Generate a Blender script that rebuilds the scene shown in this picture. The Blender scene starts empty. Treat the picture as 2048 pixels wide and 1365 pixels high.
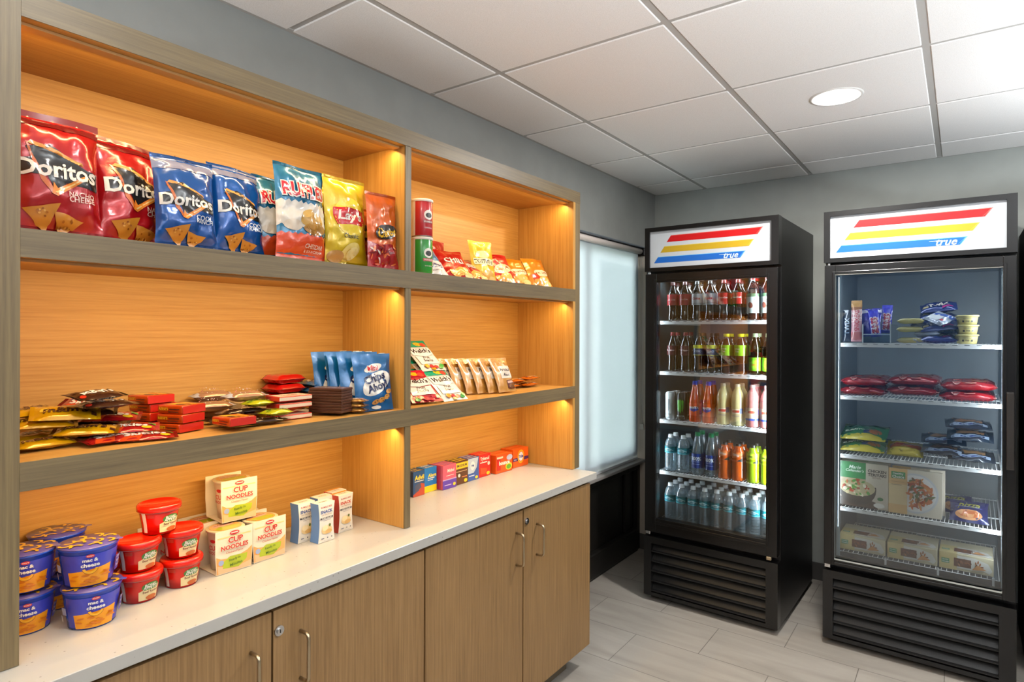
import bpy, bmesh, math, random
from mathutils import Vector, Matrix, noise
sc = bpy.context.scene
COL = sc.collection
PI = math.pi

# ---------------------------------------------------------------- camera, world, exposure
cd = bpy.data.cameras.new('camera'); cam = bpy.data.objects.new('camera', cd); COL.objects.link(cam)
cam.location = (1.6918, 0, 1.4444)
_y, _r = math.radians(35.7039), math.radians(0.1814)
_F = Vector((-math.sin(_y), math.cos(_y), 0)); _R = Vector((math.cos(_y), math.sin(_y), 0)); _U = Vector((0, 0, 1))
R3 = _R * math.cos(_r) + _U * math.sin(_r); U3 = -_R * math.sin(_r) + _U * math.cos(_r)
cam.rotation_euler = Matrix((R3, U3, -_F)).transposed().to_euler()
cd.sensor_width = 36; cd.lens = 36 * 1225.42 / 2048
cd.shift_x = -16.768 / 2048; cd.shift_y = -19.92 / 2048
cd.clip_start = 0.02; cd.clip_end = 200
sc.camera = cam
vs = sc.view_settings
vs.view_transform = 'Standard'; vs.look = 'None'; vs.gamma = 1; vs.use_curve_mapping = False
vs.exposure = 0.0
cy = sc.cycles
cy.use_denoising = True; cy.max_bounces = 8; cy.diffuse_bounces = 5; cy.glossy_bounces = 4
cy.transmission_bounces = 6; cy.transparent_max_bounces = 32; cy.sample_clamp_indirect = 4
cy.caustics_reflective = False; cy.caustics_refractive = False

w = bpy.data.worlds.new('sky'); sc.world = w; w.use_nodes = True
nt = w.node_tree; bg = nt.nodes['Background']
bg.inputs[0].default_value = (1, .97, .955, 1); bg.inputs[1].default_value = 19.0   # bright overcast sky

def area(name, loc, rot, sx, sy, power, col, shape='RECTANGLE', spread=180, parent=None, visible=True):
    l = bpy.data.lights.new(name, 'AREA'); l.shape = shape; l.size = sx; l.size_y = sy; l.energy = power; l.color = col
    l.spread = math.radians(spread)
    o = bpy.data.objects.new(name, l); COL.objects.link(o); o.location = loc; o.rotation_euler = rot
    if parent: o.parent = parent
    return o

ZS1, ZS1B, ZS2, ZS2B, ZTR, ZT, ZC, ZCB = 1.6293, 1.5764, 1.202, 1.1493, 2.0143, 2.0646, 0.8337, 0.8042
YL, YD1, YD2, YR1, YR2, YCE = 0.373, 1.323, 1.3464, 2.325, 2.3825, 2.352
XS, XC, XCAB, YW, ZCEIL = 0.302, 0.412, 0.4, 3.916, 2.37
WARM = (1, .68, .30)
# LED strips under the front of every shelf, both bays
for i, (z, e) in enumerate([(ZTR, 3.5), (ZS1B, 3.1), (ZS2B, 3.3)]):
    for y0, y1 in ((YL, YD1), (YD2, YR1)):
        area('shelf_strip_light', (XS - .035, (y0 + y1) / 2, z - .012), (0, math.radians(24), 0), .012, (y1 - y0) - .02, e, WARM)
# recessed downlights in the ceiling
DOWN = [(1.293, 2.669), (.95, .55), (2.55, 2.67), (2.55, .8), (1.293, -1.2), (2.55, -1.2)]
for x, y in DOWN:
    area('downlight_lamp', (x, y, ZCEIL - .006), (0, 0, 0), .14, .14, (36 if y > 2 else 5) if x < 2 else 4, (1, .97, .92), 'DISK')
# uplight floor lamps added out of view to brighten the ceiling
ADDED_UPLIGHTS = [(2.5, .75), (.42, -1.0), (2.75, 2.75)]
for x, y in ADDED_UPLIGHTS:
    area('torchiere_lamp', (x, y, 1.64), (PI, 0, 0), .26, .26, {.75: 80, -1.0: 50, 2.75: 33}[y], (.86, .94, 1), 'DISK')
# unseen ceiling panel lights added as fill in the rear half
ADDED_PANELS = [(1.9, -.95), (.65, -1.9), (3.1, -.3)]
for x, y in ADDED_PANELS:
    area('panel_lamp', (x, y, ZCEIL - .012), (0, 0, 0), .56, 1.16, 3, (1, .97, .93))

# ---------------------------------------------------------------- materials
def lin(h):
    h = h.lstrip('#'); c = [int(h[i:i + 2], 16) / 255 for i in (0, 2, 4)]
    return tuple(v / 12.92 if v <= .04045 else ((v + .055) / 1.055) ** 2.4 for v in c) + (1,)
_M = {}
def mat(name, col='#808080', rough=.5, metal=0, coat=0, emit=0, spec=.5, bump=None, alpha=1, ior=1.5, sheen=0):
    key = (name, col, rough, metal)
    if key in _M: return _M[key]
    m = bpy.data.materials.new(name); m.use_nodes = True; n = m.node_tree.nodes; b = n['Principled BSDF']
    b.inputs['Base Color'].default_value = lin(col); b.inputs['Roughness'].default_value = rough
    b.inputs['Metallic'].default_value = metal; b.inputs['Coat Weight'].default_value = coat
    b.inputs['Coat Roughness'].default_value = .12; b.inputs['Specular IOR Level'].default_value = spec
    if emit:
        b.inputs['Emission Color'].default_value = lin(col); b.inputs['Emission Strength'].default_value = emit
    if bump:
        tc = n.new('ShaderNodeTexCoord'); nz = n.new('ShaderNodeTexNoise'); bp = n.new('ShaderNodeBump')
        nz.inputs['Scale'].default_value = bump[0]; nz.inputs['Detail'].default_value = bump[2] if len(bump) > 2 else 3
        bp.inputs['Strength'].default_value = bump[1]; bp.inputs['Distance'].default_value = .004
        m.node_tree.links.new(tc.outputs['Object'], nz.inputs['Vector'])
        m.node_tree.links.new(nz.outputs[0], bp.inputs['Height']); m.node_tree.links.new(bp.outputs[0], b.inputs['Normal'])
    _M[key] = m
    return m
def dim(c, k):
    c = c.lstrip('#'); return '#' + ''.join('%02x' % min(255, int(int(c[i:i + 2], 16) * k)) for i in (0, 2, 4))
def ink(c): return mat('print', dim(c, .93), .38, coat=.25)          # flat print on cartons and labels
def foil(c, r=.22, metal=.25): return mat('foil_film', dim(c, .84), r, metal, coat=.6, bump=(38, .35, 2))
def fink(c): return mat('film_print', dim(c, .86), .22, 0.0, coat=.6)  # print on glossy film
def board(c): return mat('carton', dim(c, .93), .42, coat=.15)
def plastic(c, r=.3): return mat('plastic', dim(c, .93), r, coat=.2)

def nodes(m): return m.node_tree.nodes, m.node_tree.links
def wood(name, c1, c2, axis, rough=.42, scale=1.0):
    m = bpy.data.materials.new(name); m.use_nodes = True; n, l = nodes(m); b = n['Principled BSDF']
    g = n.new('ShaderNodeNewGeometry'); mp = n.new('ShaderNodeMapping')
    s = [150 * scale] * 3; s[axis] = 3.5 * scale; mp.inputs['Scale'].default_value = s
    l.new(g.outputs['Position'], mp.inputs['Vector'])
    n1 = n.new('ShaderNodeTexNoise'); n1.inputs['Scale'].default_value = 1; n1.inputs['Detail'].default_value = 6; n1.inputs['Roughness'].default_value = .7
    l.new(mp.outputs[0], n1.inputs['Vector'])
    mp2 = n.new('ShaderNodeMapping'); s2 = [9 * scale] * 3; s2[axis] = .7 * scale; mp2.inputs['Scale'].default_value = s2
    l.new(g.outputs['Position'], mp2.inputs['Vector'])
    n2 = n.new('ShaderNodeTexNoise'); n2.inputs['Scale'].default_value = 1; n2.inputs['Detail'].default_value = 3; n2.inputs['Distortion'].default_value = .6
    l.new(mp2.outputs[0], n2.inputs['Vector'])
    mx = n.new('ShaderNodeMix'); mx.inputs[0].default_value = .16
    l.new(n1.outputs[0], mx.inputs[2]); l.new(n2.outputs[0], mx.inputs[3])
    cr = n.new('ShaderNodeValToRGB'); cr.color_ramp.elements[0].position = .33; cr.color_ramp.elements[1].position = .66
    cr.color_ramp.elements[0].color = lin(c1); cr.color_ramp.elements[1].color = lin(c2)
    l.new(mx.outputs[0], cr.inputs[0]); l.new(cr.outputs[0], b.inputs['Base Color'])
    b.inputs['Roughness'].default_value = rough
    bp = n.new('ShaderNodeBump'); bp.inputs['Strength'].default_value = .12; bp.inputs['Distance'].default_value = .001
    l.new(n1.outputs[0], bp.inputs['Height']); l.new(bp.outputs[0], b.inputs['Normal'])
    return m
W_V = wood('laminate_upright_grain', '#584a34', '#7c6a49', 2)
W_H = wood('laminate_level_grain', '#554834', '#776648', 1)
WI_V = wood('inner_laminate_upright_grain', '#a3712f', '#c1924a', 2, .45)  # same laminate as outside, LED glow painted in as a warmer, lighter tone
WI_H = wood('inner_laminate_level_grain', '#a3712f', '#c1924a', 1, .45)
W_D = wood('door_laminate', '#6f5230', '#94734a', 2)

def noisecol(name, c1, c2, scale, p0=.4, p1=.6, rough=.5, detail=4, extra=None):
    m = bpy.data.materials.new(name); m.use_nodes = True; n, l = nodes(m); b = n['Principled BSDF']
    g = n.new('ShaderNodeNewGeometry'); nz = n.new('ShaderNodeTexNoise'); nz.inputs['Scale'].default_value = scale; nz.inputs['Detail'].default_value = detail
    l.new(g.outputs['Position'], nz.inputs['Vector'])
    cr = n.new('ShaderNodeValToRGB'); cr.color_ramp.elements[0].position = p0; cr.color_ramp.elements[1].position = p1
    cr.color_ramp.elements[0].color = lin(c1); cr.color_ramp.elements[1].color = lin(c2)
    l.new(nz.outputs[0], cr.inputs[0]); l.new(cr.outputs[0], b.inputs['Base Color']); b.inputs['Roughness'].default_value = rough
    return m
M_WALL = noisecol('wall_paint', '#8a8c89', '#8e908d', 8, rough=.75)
M_REAR = noisecol('rear_wall_paint', '#3f5f8a', '#5377a0', 3, rough=.7)
M_TILE = noisecol('ceiling_tile', '#e9e6e3', '#f6f3f1', 420, .35, .6, .9, 2)
M_GRID = mat('ceiling_grid', '#b4b1ad', .5)
M_QUARTZ = None
def quartz():
    m = bpy.data.materials.new('quartz'); m.use_nodes = True; n, l = nodes(m); b = n['Principled BSDF']
    g = n.new('ShaderNodeNewGeometry'); v = n.new('ShaderNodeTexVoronoi'); v.inputs['Scale'].default_value = 75
    l.new(g.outputs['Position'], v.inputs['Vector'])
    cr = n.new('ShaderNodeValToRGB'); e = cr.color_ramp.elements; e[0].position = .1; e[0].color = (1, 1, 1, 1); e[1].position = .17; e[1].color = (0, 0, 0, 1)
    l.new(v.outputs['Distance'], cr.inputs[0])
    w2 = n.new('ShaderNodeTexWhiteNoise'); l.new(v.outputs['Position'], w2.inputs['Vector'])
    gt = n.new('ShaderNodeMath'); gt.operation = 'GREATER_THAN'; gt.inputs[1].default_value = .72; l.new(w2.outputs[0], gt.inputs[0])
    mu = n.new('ShaderNodeMath'); mu.operation = 'MULTIPLY'; l.new(gt.outputs[0], mu.inputs[0]); l.new(cr.outputs[0], mu.inputs[1])
    mx = n.new('ShaderNodeMix'); mx.data_type = 'RGBA'; mx.inputs[6].default_value = lin('#aca9a3'); mx.inputs[7].default_value = lin('#7d776f')
    l.new(mu.outputs[0], mx.inputs[0]); l.new(mx.outputs[2], b.inputs['Base Color']); b.inputs['Roughness'].default_value = .28
    return m
M_QUARTZ = quartz()
def floor_mat():
    m = bpy.data.materials.new('porcelain_tile'); m.use_nodes = True; n, l = nodes(m); b = n['Principled BSDF']
    g = n.new('ShaderNodeNewGeometry'); mp = n.new('ShaderNodeMapping'); mp.inputs['Location'].default_value = (-.14 + 6, -.114 + 2.87 * 2, 0)
    l.new(g.outputs['Position'], mp.inputs['Vector'])
    br = n.new('ShaderNodeTexBrick'); br.inputs['Scale'].default_value = 1; br.inputs['Brick Width'].default_value = .6; br.inputs['Row Height'].default_value = .287
    br.inputs['Mortar Size'].default_value = .0016; br.inputs['Mortar Smooth'].default_value = 0; br.offset = .5; br.offset_frequency = 2
    br.inputs['Color1'].default_value = lin('#9a948c'); br.inputs['Color2'].default_value = lin('#a39d95'); br.inputs['Mortar'].default_value = lin('#67625c')
    l.new(mp.outputs[0], br.inputs['Vector'])
    mp2 = n.new('ShaderNodeMapping'); mp2.inputs['Scale'].default_value = (1.6, 9, 1); mp2.inputs['Rotation'].default_value = (0, 0, .25)
    l.new(g.outputs['Position'], mp2.inputs['Vector'])
    nz = n.new('ShaderNodeTexNoise'); nz.inputs['Scale'].default_value = 1.3; nz.inputs['Detail'].default_value = 5; nz.inputs['Distortion'].default_value = .5
    l.new(mp2.outputs[0], nz.inputs['Vector'])
    cr = n.new('ShaderNodeValToRGB'); e = cr.color_ramp.elements; e[0].position = .3; e[0].color = (.78, .77, .76, 1); e[1].position = .7; e[1].color = (1.06, 1.06, 1.06, 1)
    l.new(nz.outputs[0], cr.inputs[0])
    mx = n.new('ShaderNodeMix'); mx.data_type = 'RGBA'; mx.blend_type = 'MULTIPLY'; mx.inputs[0].default_value = 1
    l.new(br.outputs[0], mx.inputs[6]); l.new(cr.outputs[0], mx.inputs[7]); l.new(mx.outputs[2], b.inputs['Base Color'])
    b.inputs['Roughness'].default_value = .33
    return m
M_FLOOR = floor_mat()
def glass(name, tint='#ffffff', refl=1.0, rough=0.0, ior=1.5):
    m = bpy.data.materials.new(name); m.use_nodes = True; n, l = nodes(m); n.remove(n['Principled BSDF']); out = n['Material Output']
    t = n.new('ShaderNodeBsdfTransparent'); t.inputs[0].default_value = lin(tint)
    g = n.new('ShaderNodeBsdfGlossy'); g.inputs['Roughness'].default_value = rough
    f = n.new('ShaderNodeFresnel'); f.inputs[0].default_value = ior
    mu = n.new('ShaderNodeMath'); mu.operation = 'MULTIPLY'; mu.inputs[1].default_value = refl; mu.use_clamp = True
    mx = n.new('ShaderNodeMixShader'); l.new(f.outputs[0], mu.inputs[0]); l.new(mu.outputs[0], mx.inputs[0])
    l.new(t.outputs[0], mx.inputs[1]); l.new(g.outputs[0], mx.inputs[2]); l.new(mx.outputs[0], out.inputs[0])
    return m
M_DOORGLASS = glass('cooler_glass', '#f1f5f6', 2.0)
M_DOORGLASS1 = glass('cooler_glass', '#f1f5f6', 2.3)
M_PANE = glass('window_glass', '#e8f0f2', 1)
M_CLEAR = glass('clear_plastic', '#e6eef2', 1.6, .08)
M_WATER = glass('water_bottle_plastic', '#e6f0f4', 3.0, .12)
def cloudy(m, k, c):
    n, l = nodes(m); out = n['Material Output']; src = out.inputs[0].links[0].from_socket
    d = n.new('ShaderNodeBsdfDiffuse'); d.inputs[0].default_value = lin(c); tr = n.new('ShaderNodeBsdfTranslucent'); tr.inputs[0].default_value = lin(c)
    a = n.new('ShaderNodeAddShader'); l.new(d.outputs[0], a.inputs[0]); l.new(tr.outputs[0], a.inputs[1])
    mx = n.new('ShaderNodeMixShader'); mx.inputs[0].default_value = k; l.new(src, mx.inputs[1]); l.new(a.outputs[0], mx.inputs[2]); l.new(mx.outputs[0], out.inputs[0])
cloudy(M_WATER, .16, '#c8dce6')
M_BLACK = mat('black_powder_coat', '#060505', .4, bump=(300, .1))
M_BLACKG = mat('black_gloss_frame', '#070606', .28)
M_HANDLE = mat('handle_black', '#26221f', .35)
M_LOUV = mat('louver_black', '#080707', .45)
M_STEEL = mat('brushed_nickel', '#b9a88c', .3, 1)
M_CHROME = mat('chrome', '#c8c8c8', .2, 1)
M_WHITE = mat('white_liner', '#c8d2d6', .4)
M_WIRE = mat('white_coated_wire', '#e6eaec', .35)
M_BASEB = mat('grey_rubber_base', '#4b4947', .5)

# ---------------------------------------------------------------- mesh builder
class MB:
    def __init__(s): s.v = []; s.f = []; s.mi = []; s.sm = []; s.mats = []
    def idx(s, m):
        for i, q in enumerate(s.mats):
            if q is m: return i
        s.mats.append(m); return len(s.mats) - 1
    def add(s, vs, fs, m, smooth=False):
        o = len(s.v); s.v += [tuple(v) for v in vs]; k = s.idx(m)
        for f in fs: s.f.append(tuple(i + o for i in f)); s.mi.append(k); s.sm.append(smooth)
        return s
    def box(s, x0, y0, z0, x1, y1, z1, m, bev=0, seg=1):
        vs = [(x, y, z) for x in (x0, x1) for y in (y0, y1) for z in (z0, z1)]
        fs = [(0, 1, 3, 2), (4, 6, 7, 5), (0, 4, 5, 1), (2, 3, 7, 6), (0, 2, 6, 4), (1, 5, 7, 3)]
        if bev:
            bm = bmesh.new(); bv = [bm.verts.new(v) for v in vs]
            for f in fs: bm.faces.new([bv[i] for i in f])
            bmesh.ops.bevel(bm, geom=bm.edges[:], offset=bev, segments=seg, affect='EDGES', profile=.5)
            bm.verts.index_update()
            s.add([v.co[:] for v in bm.verts], [[v.index for v in f.verts] for f in bm.faces], m, seg > 1); bm.free(); return s
        return s.add(vs, fs, m)
    def lathe(s, prof, m, n=24, c=(0, 0, 0), smooth=True, cap=True, sx=1, sy=1):
        o = []; N = len(prof)
        for r, z in prof:
            for i in range(n):
                a = 2 * PI * i / n; o.append((c[0] + r * sx * math.cos(a), c[1] + r * sy * math.sin(a), c[2] + z))
        fs = [(k * n + i, k * n + (i + 1) % n, (k + 1) * n + (i + 1) % n, (k + 1) * n + i) for k in range(N - 1) for i in range(n)]
        if cap:
            if prof[0][0] > 1e-5: fs.append(tuple(range(n))[::-1])
            if prof[-1][0] > 1e-5: fs.append(tuple((N - 1) * n + i for i in range(n)))
        return s.add(o, fs, m, smooth)
    def tube(s, pts, r, m, n=8, closed=False):
        P = [Vector(p) for p in pts]; o = []
        prev = None
        for i, p in enumerate(P):
            if closed: d = P[(i + 1) % len(P)] - P[i - 1]
            else: d = P[min(i + 1, len(P) - 1)] - P[max(i - 1, 0)]
            d.normalize()
            if prev is None:
                a = Vector((0, 0, 1)) if abs(d.z) < .9 else Vector((1, 0, 0)); u = d.cross(a).normalized()
            else: u = (prev - d * prev.dot(d)).normalized()
            prev = u; v = d.cross(u)
            o += [p + (u * math.cos(2 * PI * k / n) + v * math.sin(2 * PI * k / n)) * r for k in range(n)]
        L = len(P) if closed else len(P) - 1; T = len(P) * n
        fs = [(i * n + k, i * n + (k + 1) % n, ((i + 1) * n + (k + 1) % n) % T, ((i + 1) * n + k) % T) for i in range(L) for k in range(n)]
        if not closed: fs += [tuple(range(n))[::-1], tuple((len(P) - 1) * n + k for k in range(n))]
        return s.add(o, fs, m, True)
    def prism(s, poly, z0, z1, m, axis='z', smooth=False):
        def P(a, b, c): return {'z': (a, b, c), 'y': (a, c, b), 'x': (c, a, b)}[axis]
        n = len(poly); vs = [P(a, b, z0) for a, b in poly] + [P(a, b, z1) for a, b in poly]
        fs = [tuple(range(n))[::-1], tuple(range(n, 2 * n))] + [(i, (i + 1) % n, n + (i + 1) % n, n + i) for i in range(n)]
        return s.add(vs, fs, m, smooth)
    def decal(s, shape, mp, m, layer=1, sub=0, step=.00035):
        vs, fs = shape
        if sub: vs, fs = subdiv(vs, fs, sub)
        o = []
        for u, v in vs:
            p, nn = mp(u, v); o.append(p + nn * (step * layer))
        # keep the printed side facing out
        if fs:
            f = fs[0]; a, b, c = o[f[0]], o[f[1]], o[f[2]]; u, v = vs[f[0]]
            if (b - a).cross(c - a).dot(mp(u, v)[1]) < 0: fs = [tuple(reversed(q)) for q in fs]
        return s.add(o, fs, m, bool(sub))
    def build(s, name, parent=None, loc=None, rot=None, bevel=0, merge=False):
        me = bpy.data.meshes.new(name); me.from_pydata(s.v, [], s.f)
        for m in s.mats: me.materials.append(m)
        me.polygons.foreach_set('material_index', s.mi); me.polygons.foreach_set('use_smooth', s.sm); me.update()
        o = bpy.data.objects.new(name, me); COL.objects.link(o)
        if parent: o.parent = parent
        if loc is not None: o.location = loc
        if rot is not None: o.rotation_euler = rot
        if bevel:
            b = o.modifiers.new('bevel', 'BEVEL'); b.width = bevel; b.segments = 2; b.limit_method = 'ANGLE'; b.harden_normals = False
        return o
def subdiv(vs, fs, L):
    bm = bmesh.new(); bv = [bm.verts.new((v[0], v[1], 0)) for v in vs]
    for f in fs:
        try: bm.faces.new([bv[i] for i in f])
        except ValueError: pass
    bmesh.ops.triangulate(bm, faces=bm.faces[:])
    for _ in range(5):
        e = [x for x in bm.edges if x.calc_length() > L]
        if not e: break
        bmesh.ops.subdivide_edges(bm, edges=e, cuts=1); bmesh.ops.triangulate(bm, faces=bm.faces[:])
    bm.verts.index_update(); r = ([(v.co.x, v.co.y) for v in bm.verts], [tuple(v.index for v in f.verts) for f in bm.faces]); bm.free()
    return r
# 2-D print shapes
def poly(*p): return (list(p), [tuple(range(len(p)))])
def rect(x0, y0, x1, y1): return poly((x0, y0), (x1, y0), (x1, y1), (x0, y1))
def ell(cx, cy, rx, ry=None, n=20, rot=0):
    ry = rx if ry is None else ry; c, s_ = math.cos(rot), math.sin(rot)
    return poly(*[(cx + rx * math.cos(t) * c - ry * math.sin(t) * s_, cy + rx * math.cos(t) * s_ + ry * math.sin(t) * c) for t in [2 * PI * i / n for i in range(n)]])
def arc(cx, cy, r0, r1, a0, a1, n=10):
    A = [math.radians(a0 + (a1 - a0) * i / n) for i in range(n + 1)]
    vs = [(cx + r0 * math.cos(a), cy + r0 * math.sin(a)) for a in A] + [(cx + r1 * math.cos(a), cy + r1 * math.sin(a)) for a in A]
    return (vs, [(i, i + 1, n + 2 + i, n + 1 + i) for i in range(n)])
def zig(x0, x1, y0, y1, n, a):
    top = [(x1 - (x1 - x0) * i / (2 * n), y1 + (a if i % 2 else 0)) for i in range(2 * n + 1)]
    bot = [(x0 + (x1 - x0) * i / (2 * n), y0 + (a if i % 2 else 0)) for i in range(2 * n + 1)]
    fs = [(i, i + 1, 4 * n + 1 - (i + 1) , 4 * n + 1 - i) for i in range(2 * n)]
    return (bot + top, fs)
_T = {}
def T(t, cx, cy, w=None, h=None, bold=0.0, shear=0, rot=0, fit=True, taper=0, arch=0):
    bold *= .5; key = (t, bold, shear)
    if key not in _T:
        c = bpy.data.curves.new('t', 'FONT'); c.body = t; c.size = 1; c.offset = bold; c.shear = shear; c.resolution_u = 2; c.fill_mode = 'FRONT'
        c.align_x = 'CENTER'; o = bpy.data.objects.new('t', c); COL.objects.link(o)
        dg = bpy.context.evaluated_depsgraph_get(); me = bpy.data.meshes.new_from_object(o.evaluated_get(dg))
        vs = [(v.co.x, v.co.y) for v in me.vertices]; fs = [tuple(p.vertices) for p in me.polygons]
        bpy.data.objects.remove(o); bpy.data.curves.remove(c); bpy.data.meshes.remove(me)
        xs = [v[0] for v in vs]; ys = [v[1] for v in vs]; x0, x1, y0, y1 = min(xs), max(xs), min(ys), max(ys)
        _T[key] = ([((a - (x0 + x1) / 2), (b - (y0 + y1) / 2)) for a, b in vs], fs, x1 - x0, y1 - y0)
    vs, fs, W, H = _T[key]
    if w and not h: sx = sy = w / W
    elif h and not w: sx = sy = h / H
    else: sx, sy = w / W, h / H
    if bold > .05: pass
    c, s_ = math.cos(rot), math.sin(rot); o = []
    for a, b in vs:
        a *= sx; b *= sy
        if taper: b *= 1 + taper * (2 * a / (W * sx))
        if arch: b += arch * (1 - (2 * a / (W * sx)) ** 2)
        o.append((cx + a * c - b * s_, cy + a * s_ + b * c))
    return (o, fs)
def scaled(shape, k, dx=0, dy=0): return ([(a * k + dx, b * k + dy) for a, b in shape[0]], shape[1])
def paint(mb, mp, design, k=1.0, inkf=ink, sub=0, base=1):
    for i, (sh, c) in enumerate(design):
        mb.decal(scaled(sh, k), mp, inkf(c) if isinstance(c, str) else c, base + i * .6, sub)
def plane_map(o, U, V):
    o, U, V = Vector(o), Vector(U), Vector(V); N = U.cross(V).normalized()
    return lambda u, v: (o + U * u + V * v, N)
def front(y, z=0, x=0): return plane_map((x, y, z), (1, 0, 0), (0, 0, 1))
def rnd(*a): return random.uniform(*a)

# ---------------------------------------------------------------- tagging
def tag(o, label, cat, group=None):
    o['label'] = label; o['category'] = cat
    if group: o['group'] = group
    return o
def empty(name, loc=(0, 0, 0), rot=(0, 0, 0)):
    o = bpy.data.objects.new(name, None); COL.objects.link(o); o.location = loc; o.rotation_euler = rot; o.empty_display_size = .05; return o
def struct(mb, name, **k):
    o = mb.build(name, **k); o['kind'] = 'structure'; return o
def dup(src, M, label, group, cat=None):
    """copy a thing with copies of its parts and sub-parts; M is its world matrix"""
    o = src.copy(); COL.objects.link(o); o.matrix_world = M; o['label'] = label; o['group'] = group
    def kids(a, b):
        for ch in src_children[a.name] if a.name in src_children else a.children:
            c = ch.copy(); COL.objects.link(c); c.parent = b; kids(ch, c)
    kids(src, o)
    return o
src_children = {}
_used = set()
def place(src, M, label, cat, group):
    """first use moves the prototype itself, later uses copy it"""
    if src.name not in _used:
        _used.add(src.name); src_children[src.name] = list(src.children)
        for ch in src.children: src_children[ch.name] = list(ch.children)
        src.matrix_world = M; src['label'] = label; src['category'] = cat; src['group'] = group; return src
    o = dup(src, M, label, group); o['category'] = cat; return o
def TM(x, y, z, rz=0, rx=0, ry=0, s=1, order=None):
    """world matrix: scale, then roll (ry) and lean (rx) in the thing's own frame, then turn rz"""
    return Matrix.Translation((x, y, z)) @ Matrix.Rotation(math.radians(rz), 4, 'Z') @ Matrix.Rotation(math.radians(rx), 4, 'X') @ Matrix.Rotation(math.radians(ry), 4, 'Y') @ Matrix.Scale(s, 4)

# ---------------------------------------------------------------- room shell
XR, YB = 3.7, -3.0          # right wall, rear wall
WY0, WY1, WZ1, WD = 2.62, 3.785, 2.0, -.085   # window recess in the left wall
mb = MB(); mb.box(-.2, YB - .1, -.1, XR + .1, YW + .1, 0, M_FLOOR); struct(mb, 'floor')
mb = MB()
mb.box(-.14, YB, 0, 0, WY0, ZCEIL + .1, M_WALL); mb.box(-.14, WY0, WZ1, 0, WY1, ZCEIL + .1, M_WALL); mb.box(-.14, WY1, 0, 0, YW + .1, ZCEIL + .1, M_WALL)
struct(mb, 'wall_left')
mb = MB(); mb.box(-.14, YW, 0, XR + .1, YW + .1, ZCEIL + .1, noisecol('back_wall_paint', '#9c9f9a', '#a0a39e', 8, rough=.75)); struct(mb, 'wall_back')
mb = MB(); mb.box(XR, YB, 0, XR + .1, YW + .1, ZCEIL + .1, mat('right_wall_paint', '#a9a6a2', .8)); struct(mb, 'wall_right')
mb = MB(); mb.box(-.14, YB - .1, 0, XR + .1, YB, ZCEIL + .1, M_REAR); struct(mb, 'wall_rear')
for nm, b in (('baseboard_back', (.009, YW - .008, 0, XR - .009, YW, .1)), ('baseboard_left', (-.08, WY1 - .008, 0, .004, WY1, .1)), ('baseboard_right', (XR - .008, YB, 0, XR, YW, .1)), ('baseboard_corner', (0, WY1, 0, .008, YW, .1))):
    mb = MB(); mb.box(*b, M_BASEB); struct(mb, nm)
# ceiling: one plane of tiles with hanging T-bars
gx = [-0.0106 + .3596 + .6247 * k for k in range(0, 6)]; gy = [1.7395 + .6246 * k for k in range(-8, 4)]
mb = MB(); mb.box(-.14, YB - .1, ZCEIL + .012, XR + .1, YW + .1, ZCEIL + .06, M_TILE)
ex = [0] + gx + [XR]; ey = [YB] + gy + [YW]
for i in range(len(ex) - 1):
    for j in range(len(ey) - 1):
        a, b, c, d = ex[i] + .011, ex[i + 1] - .011, ey[j] + .009, ey[j + 1] - .009
        if b - a < .03 or d - c < .03: continue
        hole = [(x, y) for x, y in DOWN + ADDED_PANELS if a < x < b and c < y < d]
        mb.box(a, c, ZCEIL - .003, b, d, ZCEIL + .012, M_TILE, .003)
struct(mb, 'ceiling')
mb = MB()
for x in gx: mb.box(x - .012, YB, ZCEIL, x + .012, YW, ZCEIL + .012, M_GRID)
for y in gy: mb.box(0, y - .010, ZCEIL + .0005, XR, y + .010, ZCEIL + .012, M_GRID)
mb.box(0, YB, ZCEIL - .002, .022, YW, ZCEIL + .012, M_GRID); mb.box(0, YW - .018, ZCEIL - .002, XR, YW, ZCEIL + .012, M_GRID)
struct(mb, 'trim_1')

M_LAMP = mat('lamp_diffuser', '#fff8ee', .5, emit=14)
M_PANEL = mat('panel_diffuser', '#fff8f0', .5, emit=4)
for i, (x, y) in enumerate(DOWN):
    t = empty('recessed_downlight', (x, y, ZCEIL - .004))
    mb = MB(); mb.lathe([(.078, .0), (.078, -.003), (.094, -.002), (.096, .001)], mat('lamp_trim', '#e8e6e2', .4), 40, cap=False); mb.build('trim_ring', t)
    mb = MB(); mb.lathe([(.0001, -.0008), (.078, -.0008)], M_LAMP, 40, cap=False); mb.build('diffuser', t)
    tag(t, ['round lit downlight in the ceiling in front of the two coolers', 'round downlight in the ceiling above the snack shelves',
            'round downlight near the right wall beyond the coolers', 'round downlight near the right wall beside the photographer',
            'round downlight behind the photographer on the snack side', 'round downlight behind the photographer on the right side'][i], 'ceiling light', 'recessed ceiling downlights')
for i, (x, y) in enumerate(ADDED_PANELS):
    t = empty('ceiling_panel_light', (x, y, ZCEIL - .003))
    mb = MB()
    for b in ((-.3, -.6, .3, -.58), (-.3, .58, .3, .6), (-.3, -.58, -.28, .58), (.28, -.58, .3, .58)): mb.box(b[0], b[1], -.008, b[2], b[3], 0, M_GRID)
    mb.build('frame', t); mb = MB(); mb.box(-.28, -.58, -.004, .28, .58, -.002, M_PANEL); mb.build('diffuser', t)
    tag(t, ['white rectangular panel light in the ceiling over the room centre', 'white rectangular panel light in the ceiling near the rear left corner', 'white rectangular panel light in the ceiling beside the right wall'][i], 'ceiling light', 'rectangular ceiling panel lights')

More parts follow.
